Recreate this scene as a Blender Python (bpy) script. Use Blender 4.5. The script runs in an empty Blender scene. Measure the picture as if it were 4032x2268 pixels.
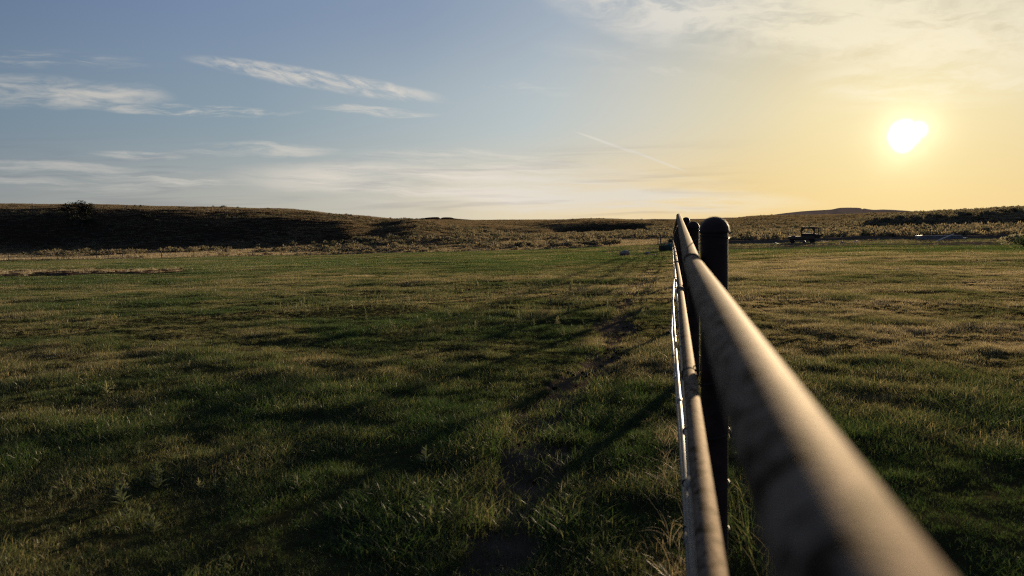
import bpy, bmesh, math, random
import numpy as np
from mathutils import Matrix, Vector

S = bpy.context.scene
COL = S.collection
R = math.radians
random.seed(7)
rng = np.random.default_rng(11)

# ------------------------------------------------------------------ camera
F, PITCH, ROLL, EYE = 2950.0, R(4.65), R(-1.3), 1.5
cam = bpy.data.cameras.new('camera')
cam_o = bpy.data.objects.new('camera', cam)
COL.objects.link(cam_o)
S.camera = cam_o
cam.lens = 36 * F / 4032
cam.sensor_width = 36
cam.clip_start = 0.02
cam.clip_end = 20000
CM = Matrix.Rotation(math.pi / 2 - PITCH, 3, 'X') @ Matrix.Rotation(ROLL, 3, 'Z')
cam_o.matrix_world = Matrix.Translation((0, 0, EYE)) @ CM.to_4x4()
cam.dof.use_dof = True
cam.dof.focus_distance = 12.0
cam.dof.aperture_fstop = 2.7


def ray(x, y):
    """viewing direction of a point of the 4032 x 2268 photograph"""
    return (CM @ Vector(((x - 2016) / F, -(y - 1134) / F, -1))).normalized()


def at_depth(x, y, d):
    v = ray(x, y)
    return Vector((0, 0, EYE)) + v * (d / v.y)


# ------------------------------------------------------------------ light
SUN_DIR = ray(3560, 535)
SUN_EL = math.asin(SUN_DIR.z)
SUN_AZ = math.atan2(SUN_DIR.x, SUN_DIR.y)
sun = bpy.data.lights.new('sun', 'SUN')
sun.energy = 5.0
sun.angle = R(0.9)
sun.color = (1.0, 0.78, 0.50)
sun_o = bpy.data.objects.new('sun', sun)
COL.objects.link(sun_o)
sun_o.rotation_euler = SUN_DIR.to_track_quat('Z', 'Y').to_euler()
S.view_settings.view_transform = 'Standard'
S.view_settings.look = 'None'
S.view_settings.exposure = 0.95
S.view_settings.gamma = 1.0
S.view_settings.use_curve_mapping = False
S.cycles.max_bounces = 6
S.cycles.transparent_max_bounces = 8
S.cycles.sample_clamp_indirect = 4.0
S.cycles.use_denoising = False
S.cycles.filter_width = 1.15


class Nodes:
    """small helper for writing node trees as expressions"""
    def __init__(s, nt):
        s.nt = nt

    def new(s, t, **kw):
        n = s.nt.nodes.new(t)
        for k, v in kw.items():
            setattr(n, k, v)
        return n

    def put(s, sock, v):
        if isinstance(v, bpy.types.NodeSocket):
            s.nt.links.new(v, sock)
        elif v is not None:
            try:
                sock.default_value = v
            except Exception:
                sock.default_value = (*v, 1.0)

    def m(s, op, a, b=None, c=None, clamp=False):
        n = s.new('ShaderNodeMath', operation=op, use_clamp=clamp)
        for i, v in enumerate((a, b, c)):
            if v is not None:
                s.put(n.inputs[i], v)
        return n.outputs[0]

    def vm(s, op, a, b=None, out=0):
        n = s.new('ShaderNodeVectorMath', operation=op)
        s.put(n.inputs[0], a)
        if b is not None:
            s.put(n.inputs[1], b)
        return n.outputs[out]

    def xyz(s, x, y, z):
        n = s.new('ShaderNodeCombineXYZ')
        for i, v in enumerate((x, y, z)):
            s.put(n.inputs[i], v)
        return n.outputs[0]

    def sep(s, v):
        n = s.new('ShaderNodeSeparateXYZ')
        s.put(n.inputs[0], v)
        return n.outputs

    def noise(s, vec, scale, detail=4, rough=0.55, dist=0.0):
        n = s.new('ShaderNodeTexNoise')
        s.put(n.inputs['Vector'], vec)
        s.put(n.inputs['Scale'], scale)
        n.inputs['Detail'].default_value = detail
        n.inputs['Roughness'].default_value = rough
        n.inputs['Distortion'].default_value = dist
        return n.outputs[0]

    def ramp(s, f, stops, interp='LINEAR'):
        n = s.new('ShaderNodeValToRGB')
        n.color_ramp.interpolation = interp
        e = n.color_ramp.elements
        while len(e) < len(stops):
            e.new(0.5)
        for i, (p, c) in enumerate(stops):
            e[i].position = p
            e[i].color = (*c, 1) if hasattr(c, '__len__') else (c, c, c, 1)
        s.put(n.inputs[0], f)
        return n.outputs[0]

    def mix(s, f, a, b, mode='MIX'):
        n = s.new('ShaderNodeMix', data_type='RGBA', blend_type=mode)
        s.put(n.inputs[0], f)
        s.put(n.inputs[6], a)
        s.put(n.inputs[7], b)
        return n.outputs[2]

    def smooth(s, v, a, b):
        n = s.new('ShaderNodeMapRange', interpolation_type='SMOOTHSTEP')
        s.put(n.inputs[0], v)
        n.inputs[1].default_value = a
        n.inputs[2].default_value = b
        return n.outputs[0]


# ------------------------------------------------------------------ sky
def build_sky():
    w = bpy.data.worlds.new('World')
    S.world = w
    w.use_nodes = True
    N = Nodes(w.node_tree)
    bg = w.node_tree.nodes['Background']
    d = N.new('ShaderNodeTexCoord').outputs['Generated']
    d = N.vm('NORMALIZE', d)
    dx, dy, dz = N.sep(d)
    el = N.m('MULTIPLY', N.m('ARCSINE', dz), 180 / math.pi)
    ca = N.vm('DOT_PRODUCT', d, tuple(SUN_DIR), out=1)
    ang = N.m('MULTIPLY', N.m('ARCCOSINE', N.m('MINIMUM', ca, 0.999999)), 180 / math.pi)
    # angle measured round the horizon matters more than height
    a1 = N.m('DIVIDE', ang, 120.0, clamp=True)

    def stops(*l):
        return [(a / 120.0, c) for a, c in l]
    hor = N.ramp(a1, stops((0, (.87, .70, .33)), (10, (.86, .655, .32)), (19, (.85, .685, .42)), (28, (.77, .67, .48)),
                           (38, (.58, .55, .46)), (61, (.32, .335, .32)), (100, (.19, .22, .25))))
    mid = N.ramp(a1, stops((0, (.91, .79, .46)), (6, (.86, .74, .45)), (11, (.74, .675, .48)), (18, (.63, .625, .55)), (26, (.50, .565, .58)),
                           (46, (.265, .35, .41)), (61, (.19, .265, .335)), (100, (.13, .18, .26))))
    up = N.ramp(a1, stops((0, (.80, .70, .48)), (10, (.58, .545, .455)), (16, (.46, .485, .48)), (24, (.37, .44, .52)), (35, (.245, .322, .45)),
                          (50, (.18, .255, .40)), (65, (.115, .172, .29)), (100, (.075, .11, .20))))
    base = N.mix(N.smooth(el, 0.5, 8.5), hor, mid)
    base = N.mix(N.smooth(el, 7.0, 17.0), base, up)
    base = N.mix(N.smooth(el, 20.0, 70.0), base, (.075, .115, .21, 1))
    # clouds, laid out on the sky in the tangent plane of the north
    p = N.m('DIVIDE', dx, N.m('MAXIMUM', dy, 0.02))
    q = N.m('DIVIDE', dz, N.m('MAXIMUM', dy, 0.02))
    front = N.smooth(dy, 0.05, 0.3)
    cc = N.ramp(a1, stops((0, (1.0, .90, .64)), (10, (.88, .80, .60)), (18, (.74, .71, .64)), (30, (.80, .735, .64)), (45, (.70, .65, .575)), (61, (.50, .495, .47)), (100, (.3, .3, .3))))
    warp = N.noise(N.xyz(N.m('MULTIPLY', p, 3.0), N.m('MULTIPLY', q, 9.0), 3.1), 3.0, 4, .6)
    warp = N.m('SUBTRACT', warp, 0.5)
    total = None

    def pq(x, y):
        v = ray(x, y)
        return v.x / v.y, v.z / v.y

    def feature(x0, y0, x1, y1, half, amount, fine, stretch, seed, lo=.38, hi=.72, taper=1.0, shear=0.0, wob=.02):
        nonlocal total
        (pa, qa), (pb, qb) = pq(x0, y0), pq(x1, y1)
        cx, cy = (pa + pb) / 2, (qa + qb) / 2
        L = math.hypot(pb - pa, qb - qa) / 2
        c, s = (pb - pa) / (2 * L), (qb - qa) / (2 * L)
        px_, qx_ = N.m('SUBTRACT', p, cx), N.m('SUBTRACT', q, cy)
        u = N.m('ADD', N.m('MULTIPLY', px_, c), N.m('MULTIPLY', qx_, s))
        v = N.m('SUBTRACT', N.m('MULTIPLY', qx_, c), N.m('MULTIPLY', px_, s))
        v = N.m('ADD', v, N.m('MULTIPLY', warp, wob))
        W = half / F
        un, vn = N.m('DIVIDE', u, L), N.m('DIVIDE', v, W)
        r2 = N.m('ADD', N.m('POWER', N.m('ABSOLUTE', un), 2.0 * taper), N.m('MULTIPLY', vn, vn))
        fall = N.smooth(N.m('SUBTRACT', 1.0, r2), 0.0, 0.85)
        us = N.m('ADD', u, N.m('MULTIPLY', v, shear))
        n = N.noise(N.xyz(N.m('MULTIPLY', us, fine / stretch), N.m('MULTIPLY', v, fine), seed), 1.0, 6, .62, .4)
        a = N.m('MULTIPLY', N.m('MULTIPLY', fall, N.smooth(n, lo, hi)), amount)
        total = a if total is None else N.m('MAXIMUM', total, a)

    feature(690, 222, 1800, 402, 42, .85, 95, 3.0, 1.3, .27, .76, 1.3, 1.6, .006)
    feature(-520, 335, 720, 392, 70, .90, 70, 6.0, 2.7, .30, .70, 1.5, .8)
    feature(250, 432, 1260, 438, 26, .8, 110, 7.0, 4.1, .40, .72, 1.0)
    feature(1180, 415, 1760, 455, 22, .62, 110, 7.0, 5.7, .36, .72)
    feature(-400, 205, 680, 262, 46, .5, 110, 9.0, 6.4, .40, .80)
    feature(330, 600, 760, 618, 22, .65, 90, 9.0, 7.9, .30, .70)
    feature(620, 592, 1420, 600, 36, .62, 80, 8.0, 8.8, .36, .75)
    feature(-380, 640, 640, 672, 26, .8, 80, 12.0, 9.2, .28, .68)
    feature(-400, 695, 1250, 720, 50, .85, 75, 16.0, 10.3, .38, .70)
    feature(800, 690, 2750, 775, 95, .95, 60, 14.0, 11.9, .27, .60)
    feature(1300, 600, 2500, 690, 62, .8, 70, 14.0, 12.4, .38, .72)
    feature(1500, 780, 3300, 800, 66, .8, 70, 16.0, 13.8, .28, .62)
    feature(2050, 190, 3100, 300, 130, .22, 40, 6.0, 14.4, .35, .8)
    feature(2520, 258, 2720, 296, 22, .40, 120, 4.0, 15.2, .30, .70)
    feature(1850, 320, 2320, 372, 40, .30, 110, 7.0, 16.6, .42, .78)
    feature(2060, -90, 4400, 190, 235, .95, 30, 3.0, 17.1, .27, .58, 1.8, -1.4, .05)
    feature(2900, 120, 4500, 130, 200, .75, 44, 2.6, 18.8, .34, .64, 1.4, -1.6, .04)
    feature(3100, 340, 4500, 240, 135, .80, 46, 5.0, 19.7, .33, .66, 1.4, -.6, .03)
    feature(3050, 420, 4100, 390, 45, .40, 70, 10.0, 20.9, .34, .74)
    feature(2050, 650, 3000, 745, 34, .40, 80, 12.0, 21.5, .34, .72)
    # condensation trail
    feature(2255, 515, 2520, 610, 6, .60, 30, 20.0, 22.2, .10, .40, 1.6, 0, .001)
    feature(2440, 576, 2720, 682, 6, .5, 30, 20.0, 23.4, .10, .42, 1.6, 0, .001)
    total = N.m('MULTIPLY', total, front)
    col = N.mix(total, base, cc)
    # darker bars of altostratus low down
    bars = N.noise(N.xyz(N.m('MULTIPLY', p, 2.2), N.m('MULTIPLY', q, 34.0), 5.0), 2.4, 5, .55, .6)
    bars = N.m('MULTIPLY', N.m('MULTIPLY', N.smooth(bars, .50, .70), N.smooth(el, 7.5, 4.0)), 0.7)
    bars = N.m('MULTIPLY', bars, N.smooth(ang, 6.0, 18.0))
    col = N.mix(bars, col, N.mix(1.0, col, (.80, .80, .86, 1), 'MULTIPLY'))
    # the sun itself, blown out through thin cloud
    wob = N.noise(N.xyz(N.m('MULTIPLY', p, 1.0), N.m('MULTIPLY', q, 1.0), 1.0), 22.0, 2, .5)
    edge = N.m('ADD', ang, N.m('MULTIPLY', N.m('SUBTRACT', wob, 0.5), 1.0))
    s2 = ray(3615, 512)
    a2 = N.m('MULTIPLY', N.m('ARCCOSINE', N.m('MINIMUM', N.vm('DOT_PRODUCT', d, tuple(s2), out=1), 0.999999)), 180 / math.pi)
    edge = N.m('MINIMUM', edge, N.m('ADD', a2, 0.42))
    core = N.smooth(edge, 1.15, 0.3)
    halo = N.m('MULTIPLY', N.m('EXPONENT', N.m('MULTIPLY', ang, -0.36)), 0.32)
    col = N.mix(1.0, col, N.mix(halo, (0, 0, 0, 1), (.55, .50, .32, 1)), 'ADD')
    glow = N.m('MULTIPLY', N.m('EXPONENT', N.m('MULTIPLY', N.m('MULTIPLY', edge, edge), -0.34)), 0.45)
    col = N.mix(1.0, col, N.mix(glow, (0, 0, 0, 1), (.9, .85, .6, 1)), 'ADD')
    col = N.mix(1.0, col, N.mix(core, (0, 0, 0, 1), (3.0, 2.9, 2.4, 1)), 'ADD')
    sk = N.new('ShaderNodeTexSky', sky_type='NISHITA', sun_disc=False)
    sk.sun_elevation = SUN_EL
    sk.sun_rotation = SUN_AZ
    # all of it in the brightness of the sky texture
    col = N.mix(1.0, N.mix(1.0, col, (10, 10, 10, 1), 'MULTIPLY'), N.mix(1.0, sk.outputs[0], (.012, .012, .012, 1), 'MULTIPLY'), 'ADD')
    N.put(bg.inputs[0], col)
    bg.inputs[1].default_value = 0.0505


build_sky()

# ------------------------------------------------------------------ noise
_T = np.random.default_rng(3).random((8, 256, 256))


def vnoise(x, y, k=0):
    x = np.asarray(x, float); y = np.asarray(y, float)
    xi = np.floor(x).astype(int); yi = np.floor(y).astype(int)
    fx = x - xi; fy = y - yi
    fx = fx * fx * (3 - 2 * fx); fy = fy * fy * (3 - 2 * fy)
    t = _T[k % 8]
    a = t[xi & 255, yi & 255]; b = t[(xi + 1) & 255, yi & 255]
    c = t[xi & 255, (yi + 1) & 255]; e = t[(xi + 1) & 255, (yi + 1) & 255]
    return (a * (1 - fx) + b * fx) * (1 - fy) + (c * (1 - fx) + e * fx) * fy


def fbm(x, y, k=0, oct=4, gain=.5):
    v = 0; a = 1; tot = 0
    x = np.asarray(x, float); y = np.asarray(y, float)
    for i in range(oct):
        v = v + a * vnoise(x * 2 ** i + 17.3 * i, y * 2 ** i + 5.1 * i, k + i)
        tot += a; a *= gain
    return v / tot


# ------------------------------------------------------------------ terrain
# where the wire fence round the field meets the ground: photo x, photo y, depth
EDGE = [(-1600, 1062, 150), (32, 1028, 150), (637, 1018, 150), (993, 1010, 150), (1371, 1002, 150), (1659, 993, 150), (1916, 988, 150),
        (2217, 979, 148), (2400, 973, 135), (2602, 966, 118), (3008, 958, 112), (3443, 942, 109), (3661, 938, 106), (3889, 934, 104), (5200, 925, 102)]
_p = [at_depth(*e) for e in EDGE]
E_AZ = np.array([math.atan2(v.x, v.y) for v in _p])
E_R = np.array([math.hypot(v.x, v.y) for v in _p])
E_Z = np.array([v.z for v in _p])


def edge_r(az):
    return np.interp(az, E_AZ, E_R)


def ground(x, y, micro=True):
    x = np.asarray(x, float); y = np.asarray(y, float)
    az = np.arctan2(x, y); r = np.hypot(x, y)
    rf = np.interp(az, E_AZ, E_R); zf = np.interp(az, E_AZ, E_Z)
    w = np.clip((np.abs(az) - 1.0) / 1.6, 0, 1)
    zf = zf * (1 - w) - 2.5 * w
    t = (r - 16) / (rf - 16)
    t = 0.5 * (t + np.sqrt(t * t + 0.003)) - 0.5 * (-16 / rf + np.sqrt((16 / rf) ** 2 + .003)) * np.exp(-r / 16)
    t = np.minimum(t, 1.0)
    z = zf * t
    if micro:
        g = np.clip(r / 25, 0, 1)
        z = z + (fbm(x / .45, y / .45, 1, 2) - .5) * .075 * np.clip(1 - r / 60, 0, 1)
        z = z + (fbm(x / 1.7, y / 1.7, 2, 3) - .5) * .085
        z = z + (fbm(x / 9, y / 9, 3, 3) - .5) * .20 * g
        z = z + (fbm(x / 30, y / 30, 5, 2) - .5) * .5 * np.clip((r - 15) / 60, 0, 1)
    return z


def on_ground(x, y):
    """the ground point seen at a photo position"""
    v = ray(x, y)
    t = np.geomspace(1.2, 600, 6000)
    gz = ground(v.x * t, v.y * t, False)
    i = int(np.argmax(EYE + v.z * t < gz))
    return np.array([v.x * t[i], v.y * t[i], gz[i]])


def polar_table(pts):
    P = [on_ground(*q) for q in pts]
    return np.array([math.atan2(a[0], a[1]) for a in P]), np.array([math.hypot(a[0], a[1]) for a in P])


PATH = np.array([on_ground(*q)[:2] for q in
                 [(2560, 1068), (2520, 1120), (2470, 1190), (2420, 1300), (2385, 1390), (2290, 1490), (2190, 1600), (2105, 1700), (2075, 1800), (2065, 1880), (2010, 2010), (1940, 2130), (1830, 2260)]])
PATH = np.vstack([PATH, PATH[-1] + (PATH[-1] - PATH[-3]) * 1.5])


def path_width(y):
    return np.clip(.45 + (y - 3.2) / 3.0, .45, 1.0)


def path_dist(x, y):
    best = np.full(np.shape(x), 1e9)
    for a, b in zip(PATH[:-1], PATH[1:]):
        d = b - a
        t = np.clip(((x - a[0]) * d[0] + (y - a[1]) * d[1]) / (d @ d), 0, 1)
        best = np.minimum(best, np.hypot(x - a[0] - t * d[0], y - a[1] - t * d[1]))
    return best


def path_mask(x, y):
    """1 on the bare trail, falling to 0 beside it"""
    wdt = .21 + (fbm(x / .4, y / .4, 4, 3) - .5) * .46 + (fbm(x / 1.6, y / 1.6, 6, 1) - .5) * .30
    wdt = wdt * path_width(y)
    return np.clip((wdt - path_dist(x, y)) / .10 + .5, 0, 1)


YN_AZ, YN_R = polar_table([(2380, 1004), (2440, 1010), (2640, 1006), (2860, 984), (3100, 976), (3300, 969), (3600, 962), (3800, 958), (4300, 952)])
MUD_AZ, MUD_RN = polar_table([(-900, 1104), (0, 1090), (300, 1087), (500, 1082), (650, 1076)])
_, MUD_RF = polar_table([(-900, 1074), (0, 1064), (300, 1060), (500, 1056), (650, 1062)])


def yard_mask(x, y):
    az = np.arctan2(x, y); r = np.hypot(x, y)
    j = (fbm(x / 2.5, y / 2.5, 2, 3) - .5) * 9
    ok = (az > YN_AZ[0]) & (az < .66) & (r + j > np.interp(az, YN_AZ, YN_R)) & (r < np.interp(az, E_AZ, E_R) - 1.0 - 8 * np.clip((YN_AZ[2] - az) / .06, 0, 1))
    return ok


def mud_mask(x, y):
    az = np.arctan2(x, y); r = np.hypot(x, y)
    j = (fbm(x / 2, y / 2, 6, 3) - .5) * 7
    return (az < MUD_AZ[-1] + .02) & (az > -.75) & (r + j > np.interp(az, MUD_AZ, MUD_RN)) & (r + j < np.interp(az, MUD_AZ, MUD_RF))


# ------------------------------------------------------------------ objects
def mesh_from(name, V, faces, mat, smooth=True):
    me = bpy.data.meshes.new(name)
    me.from_pydata([tuple(v) for v in V], [], [tuple(f) for f in faces])
    if mat:
        me.materials.append(mat)
    if smooth:
        me.polygons.foreach_set('use_smooth', [True] * len(me.polygons))
    me.update()
    return me


def link(name, me, parent=None, loc=None):
    o = bpy.data.objects.new(name, me)
    COL.objects.link(o)
    if parent:
        o.parent = parent
    if loc is not None:
        o.location = loc
    return o


def tag(o, label=None, cat=None, group=None, kind=None):
    for k, v in (('label', label), ('category', cat), ('group', group), ('kind', kind)):
        if v:
            o[k] = v
    return o


def empty(name, loc, rz=0.0, label=None, cat=None, group=None):
    o = bpy.data.objects.new(name, None)
    COL.objects.link(o)
    o.location = loc
    o.rotation_euler = (0, 0, rz)
    o.empty_display_size = .3
    return tag(o, label, cat, group)


def copy_tree(o, parent=None):
    c = o.copy()
    COL.objects.link(c)
    if parent:
        c.parent = parent
    for ch in list(o.children):
        copy_tree(ch, c)
    return c


class MB:
    """collects shapes into one mesh"""
    def __init__(s):
        s.v = []; s.f = []

    def add(s, V, Fc):
        o = len(s.v)
        s.v += [tuple(v) for v in V]
        s.f += [tuple(i + o for i in f) for f in Fc]
        return s

    def box(s, c, size, rot=None, bevel=.012):
        bm = bmesh.new()
        bmesh.ops.create_cube(bm, size=1)
        bmesh.ops.scale(bm, vec=size, verts=bm.verts)
        if bevel:
            bmesh.ops.bevel(bm, geom=list(bm.edges), offset=min(bevel, min(size) * .3), segments=2, affect='EDGES')
        m = Matrix.Translation(c)
        if rot is not None:
            m = m @ (rot.to_4x4() if hasattr(rot, 'to_4x4') else rot)
        bmesh.ops.transform(bm, matrix=m, verts=bm.verts)
        bm.verts.index_update()
        s.add([v.co[:] for v in bm.verts], [[v.index for v in f.verts] for f in bm.faces])
        bm.free()
        return s

    def tube(s, P, rad, n=12, caps=True):
        P = [Vector(p) for p in P]
        rad = list(rad) if hasattr(rad, '__len__') else [rad] * len(P)
        V = []; Fc = []
        up = Vector((0, 0, 1))
        prev = None
        for i, p in enumerate(P):
            t = (P[min(i + 1, len(P) - 1)] - P[max(i - 1, 0)]).normalized()
            if prev is None:
                a = t.cross(up)
                if a.length < .05:
                    a = t.cross(Vector((1, 0, 0)))
            else:
                a = prev - t * prev.dot(t)
            a.normalize(); prev = a
            b = t.cross(a)
            for k in range(n):
                th = 2 * math.pi * k / n
                V.append(p + (a * math.cos(th) + b * math.sin(th)) * rad[i])
        for i in range(len(P) - 1):
            for k in range(n):
                Fc.append((i * n + k, i * n + (k + 1) % n, (i + 1) * n + (k + 1) % n, (i + 1) * n + k))
        if caps:
            Fc.append(tuple(range(n))[::-1])
            Fc.append(tuple((len(P) - 1) * n + k for k in range(n)))
        return s.add(V, Fc)

    def lathe(s, prof, c=(0, 0, 0), n=28, mat=None):
        V = []; Fc = []
        for r_, z in prof:
            for k in range(n):
                a = 2 * math.pi * k / n
                V.append(Vector((r_ * math.cos(a), r_ * math.sin(a), z)))
        for i in range(len(prof) - 1):
            for k in range(n):
                Fc.append((i * n + k, i * n + (k + 1) % n, (i + 1) * n + (k + 1) % n, (i + 1) * n + k))
        Fc.append(tuple(range(n))[::-1])
        Fc.append(tuple((len(prof) - 1) * n + k for k in range(n)))
        m = mat if mat is not None else Matrix.Identity(4)
        return s.add([m @ v + Vector(c) for v in V], Fc)

    def torus(s, c, axis, R_, r_, n=28, k=8):
        q = Vector((0, 0, 1)).rotation_difference(Vector(axis)).to_matrix()
        V = []; Fc = []
        for i in range(n):
            a = 2 * math.pi * i / n
            for j in range(k):
                b = 2 * math.pi * j / k
                V.append(q @ Vector(((R_ + r_ * math.cos(b)) * math.cos(a), (R_ + r_ * math.cos(b)) * math.sin(a), r_ * math.sin(b))) + Vector(c))
        for i in range(n):
            for j in range(k):
                Fc.append((i * k + j, ((i + 1) % n) * k + j, ((i + 1) % n) * k + (j + 1) % k, i * k + (j + 1) % k))
        return s.add(V, Fc)

    def build(s, name, mat, parent=None, loc=None, smooth=True, angle=40):
        me = mesh_from(name, s.v, s.f, mat, smooth)
        if smooth:
            try:
                me.set_sharp_from_angle(angle=R(angle))
            except Exception:
                pass
        return link(name, me, parent, loc)


# ------------------------------------------------------------------ materials
def material(name):
    m = bpy.data.materials.new(name)
    m.use_nodes = True
    N = Nodes(m.node_tree)
    b = m.node_tree.nodes['Principled BSDF']
    return m, N, b


def surface(name, c0, c1, rough=.8, metal=0.0, scale=6.0, bump=.3, bscale=40.0, spec=.4, c2=None, stretch=None, bdist=.01, tint=None, band=(.30, .62, .78)):
    m, N, b = material(name)
    co = N.new('ShaderNodeTexCoord').outputs['Object']
    if stretch:
        co = N.vm('MULTIPLY', co, stretch)
    n = N.noise(co, scale, 5, .6, .3)
    st = [(band[0], c0), (band[1], c1)]
    if c2:
        st.append((band[2], c2))
    N.put(b.inputs['Base Color'], N.ramp(n, st))
    b.inputs['Roughness'].default_value = rough
    b.inputs['Metallic'].default_value = metal
    b.inputs['Specular IOR Level'].default_value = spec
    if tint:
        b.inputs['Specular Tint'].default_value = tint
    if bump:
        bn = N.new('ShaderNodeBump')
        bn.inputs['Strength'].default_value = bump
        bn.inputs['Distance'].default_value = bdist
        N.put(bn.inputs['Height'], N.noise(co, bscale, 4, .6))
        N.put(b.inputs['Normal'], bn.outputs[0])
    return m


def ground_material(name, c0, c1, c2, bump=.8, soft=True):
    m, N, b = material(name)
    co = N.new('ShaderNodeTexCoord').outputs['Object']
    n1 = N.noise(co, .35, 4, .6, .5)
    n2 = N.noise(co, 3.5, 5, .65)
    col = N.ramp(n1, [(.32, c0), (.55, c1), (.72, c2)])
    col = N.mix(.55, col, N.ramp(n2, [(.3, c0), (.5, c1), (.7, c2)]))
    N.put(b.inputs['Base Color'], col)
    b.inputs['Roughness'].default_value = 1.0
    b.inputs['Specular IOR Level'].default_value = 0.0
    bn = N.new('ShaderNodeBump')
    bn.inputs['Strength'].default_value = bump
    bn.inputs['Distance'].default_value = .05
    N.put(bn.inputs['Height'], N.noise(co, 14, 5, .7))
    N.put(b.inputs['Normal'], bn.outputs[0])
    return m


def leaf_material(name, stops, trans=.45, gloss=.05, rough=.45, inst=True):
    """foliage: colour from the tint of each clump, light passes through the blades"""
    m, N, b = material(name)
    nt = m.node_tree
    a = N.new('ShaderNodeAttribute', attribute_type='INSTANCER' if inst else 'GEOMETRY', attribute_name='tint')
    g = N.new('ShaderNodeAttribute', attribute_type='GEOMETRY', attribute_name='blade')
    t = N.m('ADD', a.outputs['Fac'] if inst else 0.5, N.m('MULTIPLY', N.m('SUBTRACT', N.m('POWER', g.outputs['Fac'], 1.6), .38), .52), clamp=True)
    col = N.ramp(t, stops)
    dif = N.new('ShaderNodeBsdfDiffuse'); N.put(dif.inputs[0], col)
    tr = N.new('ShaderNodeBsdfTranslucent'); N.put(tr.inputs[0], N.mix(1.0, col, (1.2, 1.18, .95, 1), 'MULTIPLY'))
    mx = N.new('ShaderNodeMixShader'); mx.inputs[0].default_value = trans
    N.put(mx.inputs[1], dif.outputs[0]); N.put(mx.inputs[2], tr.outputs[0])
    gl = N.new('ShaderNodeBsdfGlossy'); gl.inputs['Roughness'].default_value = rough
    gl.inputs[0].default_value = (.8, .8, .8, 1)
    m2 = N.new('ShaderNodeMixShader'); m2.inputs[0].default_value = gloss
    N.put(m2.inputs[1], mx.outputs[0]); N.put(m2.inputs[2], gl.outputs[0])
    nt.nodes.remove(b)
    N.put(nt.nodes['Material Output'].inputs[0], m2.outputs[0])
    return m


SOIL_FIELD = ground_material('field_soil', (0.018, 0.019, 0.008), (0.030, 0.029, 0.013), (0.056, 0.044, 0.024))
SOIL_PATH = ground_material('trail_soil', (0.043, 0.031, 0.023), (0.072, 0.053, 0.040), (0.111, 0.085, 0.066), 1.0)
SOIL_YARD = ground_material('yard_soil', (.042, .033, .026), (.088, .068, .052), (.145, .115, .088), 1.0)
SOIL_MEADOW = ground_material('meadow_soil', (0.098, 0.068, 0.041), (0.150, 0.109, 0.068), (0.203, 0.150, 0.098))
SOIL_MUD = ground_material('mud_soil', (0.024, 0.014, 0.010), (0.064, 0.042, 0.029), (0.160, 0.120, 0.080), 1.0)
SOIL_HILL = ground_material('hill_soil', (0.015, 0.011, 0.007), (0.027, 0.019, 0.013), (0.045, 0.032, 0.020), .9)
SOIL_FAR_HAZED = ground_material('hazed_far_hill_soil', (0.163, 0.116, 0.088), (0.262, 0.188, 0.140), (0.367, 0.267, 0.204), .5)  # soil colour lightened so the distant haze is painted onto the hill

GRASS = leaf_material('grass_blades', [(0, (0.028, 0.056, 0.015)), (.25, (0.059, 0.077, 0.027)), (.5, (0.129, 0.121, 0.056)), (.75, (0.237, 0.191, 0.116)), (1, (0.340, 0.273, 0.185))], .5, .025)
DRY = leaf_material('dry_grass_blades', [(0, (0.090, 0.077, 0.046)), (.4, (0.216, 0.167, 0.103)), (1, (0.378, 0.306, 0.211))], .4, .04)
HILLG = leaf_material('hill_grass_blades', [(0, (0.048, 0.040, 0.026)), (.5, (0.110, 0.082, 0.053)), (1, (0.192, 0.144, 0.096))], .45, .02)
SAGE = leaf_material('sage_leaves', [(0, (0.042, 0.046, 0.033)), (.45, (0.088, 0.084, 0.058)), (1, (0.210, 0.168, 0.115))], .38, .015)
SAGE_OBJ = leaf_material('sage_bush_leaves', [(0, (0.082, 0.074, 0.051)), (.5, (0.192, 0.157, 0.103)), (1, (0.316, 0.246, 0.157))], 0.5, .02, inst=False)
JUNIPER = leaf_material('juniper_leaves', [(0, (.005, .008, .005)), (1, (.016, .020, .010))], .05, .01, inst=False)
WEED = leaf_material('weed_leaves', [(0, (0.054, 0.072, 0.031)), (.5, (0.109, 0.122, 0.064)), (1, (0.199, 0.184, 0.113))], .5, .05)
WHITE_PETAL = leaf_material('petals', [(0, (0.600, 0.550, 0.420)), (1, (0.800, 0.780, 0.700))], .3, .03)


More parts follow.
